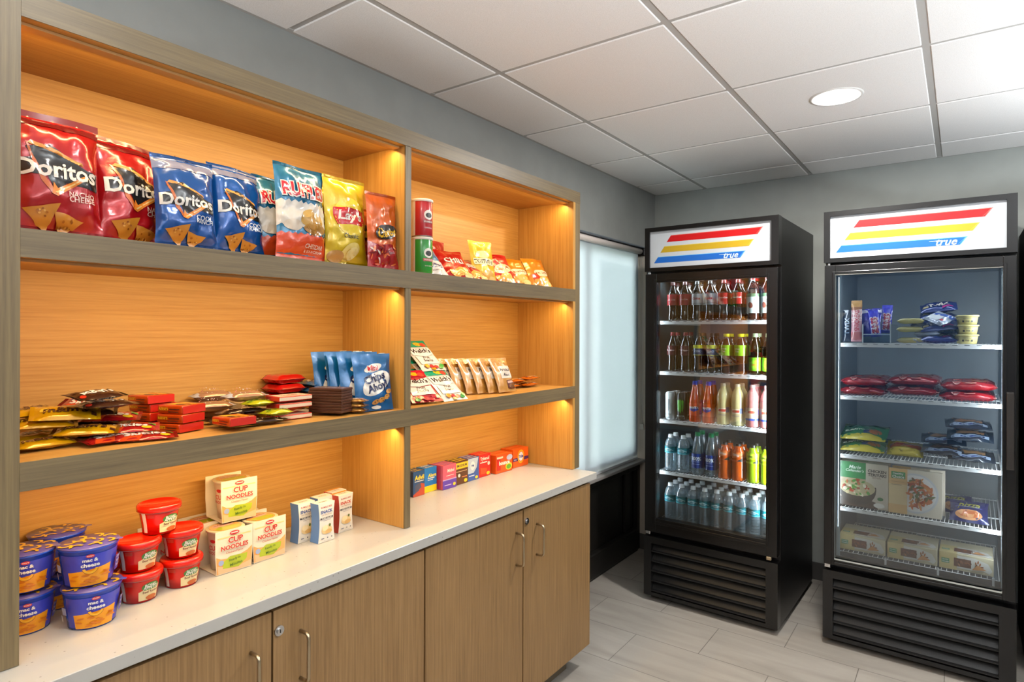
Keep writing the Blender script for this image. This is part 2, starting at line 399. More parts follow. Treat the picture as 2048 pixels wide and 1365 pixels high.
for i, (x, y) in enumerate(ADDED_UPLIGHTS):
    t = empty('torchiere', (x, y, 0)); LM = mat('lamp_metal', '#8f8b86', .35, .8)
    mb = MB(); mb.lathe([(.14, 0), (.14, .015), (.02, .03)], LM, 32); mb.build('base', t)
    mb = MB(); mb.lathe([(.012, .028), (.012, 1.55)], LM, 16); mb.build('pole', t)
    mb = MB(); mb.lathe([(.02, 1.54), (.10, 1.57), (.16, 1.65), (.156, 1.65), (.098, 1.578), (.001, 1.55)], mat('lamp_bowl', '#d8d4cc', .4), 32, cap=False); mb.build('bowl', t)
    tag(t, ['metal torchiere lamp beside the right wall, out of the picture', 'metal torchiere lamp behind the photographer near the counter end', 'metal torchiere lamp between the right wall and the dark cabinet, out of the picture'][i], 'floor lamp', 'torchiere lamps')
# rear curtain, seen only as a reflection in the cooler glass
mb = MB(); N = 60; pts = [(2.1 + .62 * i / N, YB + .09 + .03 * math.sin(i * 1.15) + .01 * math.sin(i * 2.7)) for i in range(N + 1)]
vs = [(x, y, z) for z in (.05, 2.3) for x, y in pts] + [(x, y - .006, z) for z in (.05, 2.3) for x, y in pts]
K = N + 1
fs = [(i, i + 1, K + i + 1, K + i) for i in range(N)] + [(2 * K + i + 1, 2 * K + i, 3 * K + i, 3 * K + i + 1) for i in range(N)]
fs += [(i + 1, i, 2 * K + i, 2 * K + i + 1) for i in range(N)] + [(K + i, K + i + 1, 3 * K + i + 1, 3 * K + i) for i in range(N)]
mb.add(vs, fs, mat('curtain_cloth', '#b9aa98', .8), True); o = mb.build('curtain'); tag(o, 'beige pleated floor length curtain on the blue rear wall', 'curtain')
mb = MB(); mb.tube([(2.0, YB + .09, 2.335), (2.85, YB + .09, 2.335)], .012, M_STEEL); mb.box(2.02, YB + .001, 2.325, 2.04, YB + .09, 2.345, M_STEEL); mb.box(2.8, YB + .001, 2.325, 2.82, YB + .09, 2.345, M_STEEL)
tag(mb.build('curtain_rod'), 'metal rod carrying the beige curtain on the rear wall', 'curtain rod')

# ---------------------------------------------------------------- window with roller blind
t = empty('window_1', (0, 0, 0)); t['kind'] = 'structure'
WF = mat('window_frame', '#d8dee2', .4)
zb = .60
mb = MB(); 
for b in ((WY0, zb, WY0 + .07, WZ1), (WY1 - .09, zb, WY1, WZ1), (WY0 + .07, zb, WY1 - .09, zb + .07), (WY0 + .07, WZ1 - .06, WY1 - .09, WZ1), (3.06, zb + .07, 3.10, WZ1 - .06)):
    mb.box(-.135, b[0], b[1], -.095, b[2], b[3], WF)
mb.build('window_frame', t)
mb = MB(); mb.box(-.118, WY0 + .06, zb + .06, -.112, WY1 - .08, WZ1 - .05, M_PANE); mb.build('pane', t)
mb = MB(); mb.box(-.09, WY0, .578, .0, WY1 - .0, .598, mat('sill', '#8d8986', .4), .003); mb.build('window_sill', t)
mb = MB(); mb.box(-.115, WY0, 0, -.09, WY1, .578, M_BLACK)
mb.build('recess_backing', t)
mb = MB(); mb.box(-.085, WY1 - .002, .1, .001, WY1 - .0005, WZ1, mat('jamb_paint', '#c4bcb0', .6)); mb.build('window_jamb', t)
def blind_mat():
    m = bpy.data.materials.new('blind_fabric'); m.use_nodes = True; n, l = nodes(m); n.remove(n['Principled BSDF']); out = n['Material Output']
    d = n.new('ShaderNodeBsdfDiffuse'); d.inputs[0].default_value = lin('#dfe4e8'); tr = n.new('ShaderNodeBsdfTranslucent'); tr.inputs[0].default_value = lin('#e4eaee')
    tp = n.new('ShaderNodeBsdfTransparent'); m1 = n.new('ShaderNodeMixShader'); m1.inputs[0].default_value = .62
    l.new(d.outputs[0], m1.inputs[1]); l.new(tr.outputs[0], m1.inputs[2]); m2 = n.new('ShaderNodeMixShader'); m2.inputs[0].default_value = .14
    l.new(m1.outputs[0], m2.inputs[1]); l.new(tp.outputs[0], m2.inputs[2]); l.new(m2.outputs[0], out.inputs[0]); return m
t = empty('roller_blind', (0, 0, 0))
mb = MB(); mb.box(-.046, WY0 + .02, .602, -.0455, WY1 - .035, 1.965, blind_mat()); mb.build('fabric', t)
mb = MB(); mb.box(-.049, WY0 + .02, .6005, -.042, WY1 - .035, .612, mat('blind_rail', '#cfd3d6', .4)); mb.build('bottom_rail', t)
mb = MB(); mb.prism([(-.035 + .021 * math.cos(a), 1.974 + .019 * math.sin(a)) for a in [2 * PI * i / 20 for i in range(20)]], WY0 + .01, WY1 - .03, mat('blind_roller', '#d9cfc9', .5), 'y', True)
o = mb.build('roller', t)
mb = MB(); mb.box(-.065, WY1 - .028, 1.945, -.004, WY1 - .006, 1.998, M_BLACK, .003); mb.build('bracket', t)
mb = MB(); mb.box(-.035, WY0 + .01, 1.993, .003, WY1 - .002, 1.9995, mat('header_strip', '#5b6570', .4)); mb.build('head_rail', t)
pts = [(-.012, WY1 - .02, 1.95 - i * .03) for i in range(44)]
mb = MB(); mb.tube([(-.02, WY1 - .015, 1.96), (-.02, WY1 - .015, .82)], .0018, mat('chain', '#c8c4bc', .4), 6); mb.tube([(-.032, WY1 - .015, 1.96), (-.032, WY1 - .015, .82)], .0018, mat('chain', '#c8c4bc', .4), 6); mb.box(-.04, WY1 - .02, .79, -.012, WY1 - .004, .83, mat('chain', '#c8c4bc', .4), .003); mb.build('chain', t)
tag(t, 'white translucent roller blind lowered over the window beside the left cooler', 'window blind')
# dark framed panel under the window
t = empty('heater_cover', (0, 0, 0)); X0 = -.088
DK = mat('dark_panel', '#161412', .38); DK2 = mat('dark_panel_inner', '#1c1a18', .3)
mb = MB(); mb.box(X0, 2.5, .001, X0 + .02, WY1 - .0095, .577, DK2); mb.build('back_panel', t)
mb = MB(); mb.box(X0 + .02, 2.5, .535, X0 + .05, WY1 - .0095, .577, DK, .003); mb.box(X0 + .02, WY1 - .05, .001, X0 + .05, WY1 - .0095, .535, DK, .003); mb.box(X0 + .02, WY1 - .2, .15, X0 + .035, WY1 - .15, .535, DK, .003); mb.build('frame', t)
mb = MB(); mb.box(X0 + .02, 2.5, .012, X0 + .06, WY1 - .05, .15, DK, .006); mb.box(X0 + .02, 2.5, .001, X0 + .055, WY1 - .05, .012, DK); mb.build('kick_rail', t)
tag(t, 'black framed panel built in below the window sill', 'panel')
# outside
mb = MB(); mb.box(-30, -20, -.6, -.2, 30, -.5, noisecol('paving', '#8f938c', '#a4a79f', 3, rough=.9)); o = struct(mb, 'ground_outside')
mb = MB(); random.seed(5)
g = noisecol('foliage', '#33502a', '#5d7a41', 6, rough=.8)
for i in range(26):
    c = Vector((-7 + rnd(-.7, .7), 1 + i * .55, rnd(.3, 1.5)))
    r = rnd(.7, 1.1); n = 14; prof = [(max(.001, r * math.sin(PI * k / 8)) * rnd(.9, 1.1), -r * math.cos(PI * k / 8)) for k in range(9)]
    mb.lathe(prof, g, n, c, True, False)
o = mb.build('hedge'); tag(o, 'green hedge outside, faintly visible through the woven window blind', 'hedge'); o['kind'] = 'stuff'

# ---------------------------------------------------------------- display shelving unit
t = empty('display_shelf_unit', (0.004, 0, 0)); SH = t
def part(name, parent, *boxes, bevel=0):
    mb = MB()
    for b in boxes: mb.box(*b[:6], b[6])
    return mb.build(name, parent, bevel=bevel)
def shell(name, x0, y0, z0, x1, y1, z1, inner, outer, edge_dir):
    """panel whose faces take the inner laminate and whose front edge strip takes the outer laminate"""
    mb = MB(); mb.box(x0, y0, z0, x1 - .002, y1, z1, inner); mb.box(x1 - .002, y0, z0, x1, y1, z1, outer)
    return mb.build(name, t)
z0 = ZC + .001
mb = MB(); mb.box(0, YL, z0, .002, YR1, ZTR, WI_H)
hole = mat('screw_hole', '#6b4018', .6)
for (y, z) in ((.78, 1.9), (1.65, 1.93), (.95, 1.86)): mb.decal(ell(y, z, .0025, .0045), plane_map((.002, 0, 0), (0, 1, 0), (0, 0, 1)), hole, 2)
mb.build('back_panel', t)
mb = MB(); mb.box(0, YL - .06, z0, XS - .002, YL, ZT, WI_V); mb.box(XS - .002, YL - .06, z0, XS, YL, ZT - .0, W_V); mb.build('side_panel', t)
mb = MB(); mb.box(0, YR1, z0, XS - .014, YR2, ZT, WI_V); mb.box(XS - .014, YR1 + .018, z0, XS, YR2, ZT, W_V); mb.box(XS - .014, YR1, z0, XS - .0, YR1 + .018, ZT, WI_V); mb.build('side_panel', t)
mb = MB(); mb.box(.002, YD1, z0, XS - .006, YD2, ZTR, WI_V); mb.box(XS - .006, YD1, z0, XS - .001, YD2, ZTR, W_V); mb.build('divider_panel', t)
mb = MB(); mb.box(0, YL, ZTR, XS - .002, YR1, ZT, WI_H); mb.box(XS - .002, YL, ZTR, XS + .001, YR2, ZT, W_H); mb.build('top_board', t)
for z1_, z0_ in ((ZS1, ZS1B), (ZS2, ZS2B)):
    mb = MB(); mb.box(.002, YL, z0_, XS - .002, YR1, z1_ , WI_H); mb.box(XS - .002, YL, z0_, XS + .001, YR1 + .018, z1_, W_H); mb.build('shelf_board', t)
LED = mat('led_strip', '#ffc27a', .5, emit=6)
for z in (ZTR, ZS1B, ZS2B):
    for y0, y1 in ((YL, YD1), (YD2, YR1)):
        mb = MB(); mb.box(XS - .05, y0 + .005, z - .006, XS - .024, y1 - .005, z - .0005, mat('strip_housing', '#b98d55', .5)); mb.build('led_strip_housing', t)
tag(t, 'tall built in wood laminate shelf unit glowing orange inside, standing on the counter', 'shelf')

# ---------------------------------------------------------------- counter and base cabinets
mb = MB(); mb.box(0.001, -.35, ZCB, XC, YCE, ZC, M_QUARTZ, .0015)
tag(mb.build('countertop'), 'speckled cream quartz countertop running under the snack shelves', 'countertop')
def handle(name, par, y, z0, z1, x=XCAB + .02):
    pts = [(XCAB + .0, y, z1)]; r = .012
    for a in range(0, 91, 15): pts.append((XCAB + .033 - r + r * math.sin(math.radians(a)), y, z1 - r + r * math.cos(math.radians(a))))
    for a in range(0, 91, 15): pts.append((XCAB + .033 - r + r * math.cos(math.radians(a)), y, z0 + r - r * math.sin(math.radians(a))))
    pts.append((XCAB, y, z0)); mb = MB(); mb.tube(pts, .0042, M_STEEL, 10); return mb.build(name, par)
cabs = [(-.33, .304, None), (.306, .816, .818 - .06), (.82, 1.313, .89), (1.317, 2.314, None)]
def cabinet(y0, y1, doors, label):
    t = empty('base_cabinet', (0, 0, 0))
    mb = MB(); mb.box(.002, y0, .1, XCAB - .02, y1, ZCB - .001, W_D); mb.box(.002, y0, .0, XCAB - .075, y1 - (.07 if y1 > 2 else 0), .1, mat('toe_kick', '#5b5040', .6)); mb.build('carcass', t)
    for (a, b, hy, lock) in doors:
        mb = MB(); mb.box(XCAB - .0195, a + .0015, .1, XCAB, b - .0015, ZCB - .012, W_D); d = mb.build('door', t, bevel=.0008)
        if hy: handle('handle', d, hy, .606, .72)
        if lock:
            mb = MB(); mb.prism([(lock[0] + .012 * math.cos(q), lock[1] + .012 * math.sin(q)) for q in [2 * PI * i / 20 for i in range(20)]], XCAB, XCAB + .004, M_CHROME, 'x')
            mb.prism([(lock[0] + .007 * math.cos(q), lock[1] + .007 * math.sin(q)) for q in [2 * PI * i / 16 for i in range(16)]], XCAB + .004, XCAB + .007, M_CHROME, 'x')
            mb.box(XCAB + .007, lock[0] - .001, lock[1] - .004, XCAB + .0075, lock[0] + .001, lock[1] + .004, M_BLACK); mb.build('lock', d)
    return tag(t, label, 'cabinet', 'wood laminate cabinets under the counter')
cabinet(-.33, .310, [(-.33, .308, .27, None)], 'wood laminate base cabinet at the near end, mostly outside the picture')
cabinet(.312, 1.313, [(.312, .817, .765, None), (.819, 1.313, .892, (.834, .743))], 'wood laminate two door base cabinet under the left shelf bay')
cabinet(1.317, 2.316, [(1.317, 1.818, 1.776, None), (1.821, 2.316, 1.905, (1.839, .747))], 'wood laminate two door base cabinet under the right shelf bay, next to the window')

# ---------------------------------------------------------------- coolers
def frame_mat(n):
    a, x, y = {'1': (-1.0576, .306, 3.0773), '2': (-.8311, 1.1746, 3.1312)}[n]
    return Matrix.Translation((x, y, 0)) @ Matrix.Rotation(math.radians(a), 4, 'Z')
F1, F2 = frame_mat('1'), frame_mat('2')
def cooler(Mx, W, D, label, G, hinge_left, handle_side, shelves, liner, lightp, lightc, doorglass):
    """G = glass x0,x1,z0,z1 ; front plane y=0"""
    t = empty('glass_door_cooler'); t.matrix_world = Mx
    x0, x1, zb, zt = G; zdoor0, zdoor1 = .372, 1.752
    B = M_BLACK; e = .035
    # cabinet: open-fronted box
    mb = MB(); y0 = .055
    mb.box(0, y0, .03, e, D, 1.998, B); mb.box(W - e, y0, .03, W, D, 1.998, B); mb.box(e, D - e, .03, W - e, D, 1.998, B)
    mb.box(e, y0, 1.755, W - e, D - e, 1.998, B); mb.box(e, y0 + .005, .03, W - e, D - e, .36, B)
    mb.build('cabinet_body', t)
    L = mat('liner' + liner, liner, .4)
    mb = MB(); g = .006
    mb.box(e, y0, .36, e + g, D - e, 1.755, L); mb.box(W - e - g, y0, .36, W - e, D - e, 1.755, L); mb.box(e + g, D - e - g, .36, W - e - g, D - e, 1.755, L)
    mb.box(e + g, y0, .36, W - e - g, D - e - g, .366, L); mb.box(e + g, y0, 1.749, W - e - g, D - e - g, 1.755, L)
    mb.build('inner_liner', t)
    mb = MB(); mb.box(e + g, .056, .37, e + g + .004, .10, 1.745, mat('pale_gasket', '#aebfc8', .4)); mb.box(e + g, .050, .37, e + g + .022, .0555, 1.745, mat('pale_gasket', '#aebfc8', .4)); mb.build('gasket_strip', t)
    # sign
    mb = MB(); s0, s1, q0, q1 = .026, W - .034, 1.785, 1.978
    for b in ((0, 0, 1.765, W, s0 + 0, 0), ): pass
    mb.box(0, .0, 1.765, s0, .055, 2.0, M_BLACKG); mb.box(s1, .0, 1.765, W, .055, 2.0, M_BLACKG); mb.box(s0, 0, 1.765, s1, .055, q0, M_BLACKG); mb.box(s0, 0, q1, s1, .055, 2.0, M_BLACKG)
    sg = mb.build('sign_frame', t)
    mb = MB(); PW = s1 - s0; PH = q1 - q0
    SW = mat('sign_white', '#b0b5ba', .35, emit=.10); mb.box(s0, .012, q0, s1, .05, q1, SW)
    mp = front(.012, q0, s0)
    def em(c): return mat('sign_print', dim(c, .86), .35, emit=.08)
    def par(x_l, x_r, y0, y1, sl): return poly((x_l, y0), (x_r, y0), (x_r + sl, y1), (x_l + sl, y1))
    sk = .27
    for c, ya, yb in (('#1668c9', .13, .30), ('#c8a524', .41, .58), ('#c80c12', .69, .87)):
        ya *= PH; yb *= PH; xl = .035 * PW + (ya - .13 * PH) * .66; xr = .765 * PW + (ya - .13 * PH) * .76; sl = (yb - ya) * .72
        mb.decal(par(xl, xr, ya, yb, sl), mp, em(c), 1)
        dk = {'#1668c9': '#6fc0f2', '#c8a524': '#e8d060', '#c80c12': '#e87a70'}[c]; tt = .0028
        mb.decal(poly((xl + sl, yb - tt), (xr + sl, yb - tt), (xr + sl, yb), (xl + sl, yb)), mp, em(dk), 2)
        mb.decal(poly((xr - tt, ya), (xr, ya), (xr + sl, yb), (xr + sl - tt * 1.4, yb)), mp, em(dk), 2)
        mb.decal(poly((xr - 3.2 * tt, ya + tt), (xr - 2.7 * tt, ya + tt), (xr + sl - 2.9 * tt, yb - 2.2 * tt), (xr + sl - 3.4 * tt, yb - 2.2 * tt)), mp, em(dk), 2)
    mb.decal(T('true', .69 * PW, .205 * PH, w=.115 * PW, bold=.03, shear=.35), mp, em('#dff2fb'), 3)
    mb.decal(poly((.595 * PW, .238 * PH), (.665 * PW, .234 * PH), (.665 * PW, .252 * PH), (.595 * PW, .246 * PH)), mp, em('#dff2fb'), 3)
    mb.build('sign_panel', t)
    # door
    d = empty('door'); d.parent = t
    mb = MB(); a, b = .004, W - .004
    for q in ((a, zdoor0, x0, zdoor1), (x1, zdoor0, b, zdoor1), (x0, zdoor0, x1, zb), (x0, zt, x1, zdoor1)):
        mb.box(q[0], .0, q[1], q[2], .05, q[3], M_BLACKG)
    mb.box(x0 - .012, -.004, zb - .03, x0, 0, zt + .016, M_BLACKG); mb.box(x1, -.004, zb - .03, x1 + .012, 0, zt + .016, M_BLACKG)
    mb.box(x0, -.004, zb - .03, x1, 0, zb - .016, M_BLACKG); mb.box(x0, -.004, zt + .004, x1, 0, zt + .016, M_BLACKG)
    mb.build('door_frame', d, bevel=.0015)
    mb = MB(); mb.box(x0, .012, zb, x1, .018, zt, M_DOORGLASS if doorglass else M_DOORGLASS1); mb.build('glass_pane', d)
    if doorglass:
        mb = MB(); s = .006; C = mat('pale_glazing_edge', '#a9aea9', .35)
        for q in ((x0 - s, zb - s, x0, zt + s), (x1, zb - s, x1 + s, zt + s), (x0, zb - s, x1, zb), (x0, zt, x1, zt + s)): mb.box(q[0], -.001, q[1], q[2], .012, q[3], C)
        mb.build('glazing_bead', d)
    if handle_side == 'r':
        mb = MB(); mb.box(W - .034, -.028, .9, W - .010, -.020, 1.207, M_HANDLE); mb.box(W - .034, -.02, .9, W - .028, 0, 1.207, M_BLACKG); mb.box(W - .028, -.02, .9, W - .01, 0, .91, M_BLACKG); mb.box(W - .028, -.02, 1.197, W - .01, 0, 1.207, M_BLACKG); mb.build('handle', d, bevel=.002)
    # hinges
    mb = MB(); hx = .018; mb.prism([(hx + .008 * math.cos(q), .028 + .008 * math.sin(q)) for q in [2 * PI * i / 14 for i in range(14)]], 1.7525, 1.7645, M_CHROME); mb.build('hinge_pin', t)
    mb = MB(); mb.box(.004, .01, .352, .03, .04, .371, M_CHROME, .002)
    mb.build('hinge', t)
    if not doorglass:
        mb = MB(); mb.box(W - .055, -.002, .352, W - .03, .02, .371, M_STEEL, .004); mb.build('door_stop', t)
    # bottom grille
    mb = MB(); gz0, gz1 = .03, .345
    mb.box(0, .0, gz0, .042, .055, gz1, M_BLACKG); mb.box(W - .055, .0, gz0, W, .055, gz1, M_BLACKG); mb.box(.042, 0, gz1 - .035, W - .055, .055, gz1, M_BLACKG); mb.box(.042, 0, gz0, W - .055, .055, gz0 + .018, M_BLACKG)
    mb.box(.042, .045, gz0 + .018, W - .055, .055, gz1 - .035, M_BLACK)
    gr = mb.build('grille', t)
    n = 5; zz = (gz1 - .035 - gz0 - .018) / n
    for i in range(n):
        z = gz0 + .018 + i * zz; mb = MB()
        mb.prism([(.002, z + .006), (.002, z + .011), (.014, z + .014), (.043, z + zz * .93), (.044, z + zz * .8), (.012, z + .004)], .0425, W - .0555, M_LOUV, 'x'); mb.build('louver', gr)
    for xx in (.03, W - .03):
        for yy in (.08, D - .06):
            mb = MB(); mb.lathe([(.014, 0), (.016, .004), (.01, .008), (.01, .031)], M_BLACK, 14, (xx, yy, 0)); mb.build('foot', t)
    # wire shelves
    sx0, sx1, sy0, sy1 = e + .012, W - e - .012, .075, D - .09
    for z in shelves:
        mb = MB(); mb.box(sx0, sy0 - .004, z - .018, sx1, sy0 - .001, z - .001, M_WIRE); mb.tube([(sx0, sy0, z - .003), (sx1, sy0, z - .003)], .003, M_WIRE, 6); mb.tube([(sx0, sy0, z - .016), (sx1, sy0, z - .016)], .003, M_WIRE, 6)
        k = int((sx1 - sx0) / .0145)
        for i in range(k + 1):
            x = sx0 + (sx1 - sx0) * i / k; mb.box(x - .0013, sy0, z - .005, x + .0013, sy1, z - .002, M_WIRE)
        for i in range(0, 14): 
            x = sx0 + .02 + (sx1 - sx0 - .06) * i / 13; mb.box(x, sy0 - .0045, z - .0055, x + .018, sy0 - .004, z - .0035, mat('shelf_mark', '#3c4046', .5))
        for yy in (.3, sy1): mb.tube([(sx0, yy, z - .007), (sx1, yy, z - .007)], .003, M_WIRE, 6)
        mb.box(e + .006, .09, z - .02, e + .0115, D - .05, z - .008, M_WIRE); mb.box(W - e - .0115, .09, z - .02, W - e - .006, D - .05, z - .008, M_WIRE)
        mb.build('wire_shelf', t)
    mb = MB(); mb.box(W - e - .012, .056, .40, W - e - .0065, .07, 1.72, mat('cooler_tube', '#9fa9b0', .5, emit=.15)); mb.build('lamp_tube', t)
    for sx_, an in ((W - e - .016, 38), (e + .016, -38)):
        area('cooler_lamp', (sx_, .0535, 1.12), (math.radians(90), 0, math.radians(an)), .012, 1.16, lightp, lightc, parent=t)
    area('cooler_top_lamp', (W / 2, .10, 1.742), (math.radians(-12), 0, 0), W - .15, .03, lightp * .25, lightc, parent=t)
    return tag(t, label, 'cooler', 'glass door coolers against the back wall')
SH1 = [.690, .967, 1.228, 1.502]; SH2 = [.629, .876, 1.149, 1.394]
C1 = cooler(F1, .686, .755, 'black glass door drinks cooler full of bottles, nearer the window', (.068, .632, .447, 1.707), True, None, SH1, '#4d565a', 9, (.88, .95, 1), False)
C2 = cooler(F2, .7, .755, 'black glass door cooler holding frozen meals, at the right', (.048, .655, .404, 1.706), True, 'r', SH2, '#7d8890', 5, (.9, .95, 1), True)
mb = MB(); mb.box(1.925, 3.36, .0, 2.5, 3.9, 1.93, mat('dark_cabinet', '#1a1714', .6), .01)  # dark block added to stand in for the shadow on the back wall
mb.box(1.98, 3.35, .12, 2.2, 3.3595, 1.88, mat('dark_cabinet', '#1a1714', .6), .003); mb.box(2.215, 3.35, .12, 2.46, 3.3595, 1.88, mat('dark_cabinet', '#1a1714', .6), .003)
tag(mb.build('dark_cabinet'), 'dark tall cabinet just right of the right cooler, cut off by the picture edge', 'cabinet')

# ================================================================ PRODUCTS
def bag(name, w, h, d, col, design, seed=0, seal=.06, axis='v', pinch=.07, wr=1.0, sealcol=None, nq=20, npp=26, sub=.012, rough=.22, metal=.25, parent=None, full=False):
    """pillow pack: origin at the middle of its lower edge, printed side towards -Y. axis = direction that runs from seal to seal"""
    def surf(u, v, side=-1):
        s, t = u / w, v / h - .5
        p, q = (t, s) if axis == 'v' else (s, t)
        ip = min(1, abs(p) / (.5 - seal)); iq = min(1, abs(2 * q))
        ea, eb, ec, ed = (7, .5, 8, .5) if full else (2.6, .6, 2.4, .62)
        pp = max(0, 1 - ip ** ea) ** eb; pq = max(0, 1 - iq ** ec) ** ed
        th = d / 2 * pp * pq
        m = min(w, h)
        nz = noise.noise(Vector((u / m * 4, v / m * 4, seed * 3.7 + side * 9))) * .055 * m * wr + noise.noise(Vector((u / m * 9, v / m * 9, seed * 1.7 + side * 5))) * .022 * m * wr
        # creases fanning out of the seals
        e = max(0, (abs(p) - .18) / .32)
        nz += math.sin(q * 26 + seed * 2 + noise.noise(Vector((q * 4, p * 3, seed))) * 4) * .016 * m * e * wr
        y = side * (th + nz * min(1, pp * pq * 2.2) * (th > 0))
        y += math.sin(q * 7 + seed * 1.3 + (2 if p > 0 else 0)) * .018 * m * (ip ** 6) * wr
        k = 1 - pinch * pp
        if axis == 'v': x, z = u * k, v
        else: x, z = u, (v - h / 2) * k + h / 2
        return Vector((x, y, z))
    mb = MB(); F = foil(col, rough, metal)
    nu, nv = (nq, npp) if axis == 'v' else (npp, nq)
    for side in (-1, 1):
        vs = [surf(w * (i / nu - .5), h * j / nv, side) for j in range(nv + 1) for i in range(nu + 1)]
        fs = [(j * (nu + 1) + i, j * (nu + 1) + i + 1, (j + 1) * (nu + 1) + i + 1, (j + 1) * (nu + 1) + i) for j in range(nv) for i in range(nu)]
        if side == 1: fs = [f[::-1] for f in fs]
        mb.add(vs, fs, F, True)
    e = .003 * max(w, h)
    def mp(u, v):
        p = surf(u, v); n = (surf(u + e, v) - surf(u - e, v)).cross(surf(u, v + e) - surf(u, v - e))
        return p, (n.normalized() if n.length > 1e-12 else Vector((0, -1, 0)))
    if sealcol:
        c = sealcol; sw = seal * (h if axis == 'v' else w)
        if axis == 'v': dd = [(rect(-.5 * w, h - sw, .5 * w, h), c)]
        else: dd = [(rect(-.5 * w, 0, -.5 * w + sw, h), c), (rect(.5 * w - sw, 0, .5 * w, h), c)]
        paint(mb, mp, dd, 1, fink, sub, .5)
    base = 1.7
    for i, (sh, c) in enumerate(design):
        mb.decal(scaled(sh, w), mp, fink(c) if isinstance(c, str) else c, base + i * .4, sub, .0006)
    o = mb.build(name, parent); return o
BLK = '#14100e'; WHT = '#f2efe8'
def outl(t, cx, cy, c, oc, b=.03, ob=.09, **k):
    b, ob = .07, .19
    A = T(t, cx, cy, bold=ob, **k); Wo = _T[(t, ob * .5, k.get('shear', 0))][2]; T(t, 0, 0, bold=b, w=1, shear=k.get('shear', 0)); Wm = _T[(t, b * .5, k.get('shear', 0))][2]
    Ho = _T[(t, ob * .5, k.get('shear', 0))][3]; Hm = _T[(t, b * .5, k.get('shear', 0))][3]; kk_ = {**k, 'w': k['w'] * Wm / Wo}
    if 'h' in k: kk_['h'] = k['h'] * Hm / Ho
    return [(A, oc), (T(t, cx, cy, bold=b, **kk_), c)]
def chips_tri(x, y, s, c='#c8872c'):
    o = []
    for dx, dy, r, k in ((0, 0, .2, 1), (.62, -.18, -.3, .85)):
        P = [(-.5, .32), (.5, .38), (.02, -.5)]; cs, sn = math.cos(r), math.sin(r)
        o.append((poly(*[(x + s * (dx + k * (a * cs - b * sn)), y + s * (dy + k * (a * sn + b * cs))) for a, b in P]), c))
        rr = random.Random(int(x * 99 + dx * 7))
        for _ in range(9):
            a, b = rr.uniform(-.25, .25), rr.uniform(-.05, .25); o.append((ell(x + s * (dx + k * a), y + s * (dy + k * b), s * .035, n=6), rr.choice(['#8f4f14', '#e0a848', '#a8641c'])))
    return o
def doritos(bandc, sub1, sub2, sc_):
    d = [(rect(-.5, 1.27, .5, 1.46), bandc)]
    d += [(poly((-.36, .98), (-.12, 1.03), (.30, .80), (.44, .78), (.44, .56), (.06, .60), (-.08, .46), (-.16, .66), (-.44, .66), (-.44, .84), (-.28, .86)), '#1c1a1c')]
    d += [(poly((-.34, 1.02), (-.30, 1.02), (.26, .84), (.24, .88), (-.30, 1.06)), '#e8a04a'), (poly((-.36, 1.04), (-.33, 1.02), (-.17, .62), (-.07, .44), (-.12, .44), (-.22, .60)), '#c8641e'),
          (poly((-.12, .44), (-.06, .42), (.32, .70), (.28, .73), (-.06, .51), (-.1, .58)), '#e88a2e'), (poly((-.09, .46), (-.07, .45), (.30, .705), (.29, .715)), '#f8d080')]
    d += [(T('Doritos', -.02, .74, w=.86, bold=.05), '#f4f2ee')]
    d += [(T(sub1, .23, .48, w=.3, bold=.02), sc_), (T(sub2, .23, .42, w=.3, bold=.02), sc_)]
    d += chips_tri(-.18, .17, .38)
    return d
d_red = bag('chip_bag', .168, .243, .062, '#b4101a', doritos('#6d0f16', 'NACHO', 'CHEESE', '#f3d9d0'), 1)
d_red2 = bag('chip_bag', .165, .240, .06, '#b4101a', doritos('#6d0f16', 'NACHO', 'CHEESE', '#f3d9d0'), 7)
d_blue = bag('chip_bag', .14, .215, .06, '#0850a4', doritos('#7d84a6', 'COOL', 'RANCH', '#dfeaf5'), 3)
d_blue2 = bag('chip_bag', .15, .225, .06, '#0a56ae', doritos('#7d84a6', 'COOL', 'RANCH', '#dfeaf5'), 12)
ruff = [(zig(-.5, .5, .52, .92, 9, .04), '#ece6dc'), (rect(-.5, 0, .5, .34), '#d8491c'), (zig(-.5, .5, .30, .40, 9, .035), '#d8491c')]
ruff += [(ell(.12, .66, .25, .13), '#c79a48'), (ell(.18, .52, .24, .1), '#b98532'), (ell(.02, .76, .13, .06, rot=.4), '#d9ae5a'), (ell(.25, .72, .12, .06, rot=-.5), '#dcb468'), (ell(-.25, .55, .17, .09), '#e9dccb')]
ruff += [(arc(.12, .60, .1 + .03 * k, .108 + .03 * k, 200, 340), '#9c6a22') for k in range(4)]
ruff += outl('RUFFLES', 0, 1.13, '#c41a2a', '#f5ecea', b=.05, ob=.13, w=.86, h=.27)
ruff += [(T('CHEDDAR', .17, .24, w=.42, bold=.02), '#f6e6d8'), (T('& SOUR CREAM', .17, .16, w=.42, bold=.01), '#f6e6d8')]
b_ruf = bag('chip_bag', .165, .258, .055, '#15729c', ruff, 4, rough=.25)
b_ruf2 = bag('chip_bag', .148, .232, .055, '#15729c', ruff, 9, rough=.25)
lays = [(ell(0, .92, .36, .36, 28), '#f6d83a'), (poly((-.36, 1.07), (.0, 1.09), (.36, 1.06), (.38, .84), (.33, .75), (0, .77), (-.33, .74), (-.38, .9)), '#c0141c')]
lays += [(T("Lay's", 0, .91, w=.58, h=.24, bold=.06, shear=.15), WHT), (T('Classic', 0, .55, w=.34, bold=.02), '#3a3a1a'), (ell(.02, .26, .24, .15, rot=.5), '#e9d27a'), (ell(.05, .22, .17, .1, rot=.6), '#f2e39c'), (ell(-.3, .14, .18, .12), '#b98b4a')]
lays += [(arc(.02, .2, .1, .115, 100, 260), '#d2b24a')]
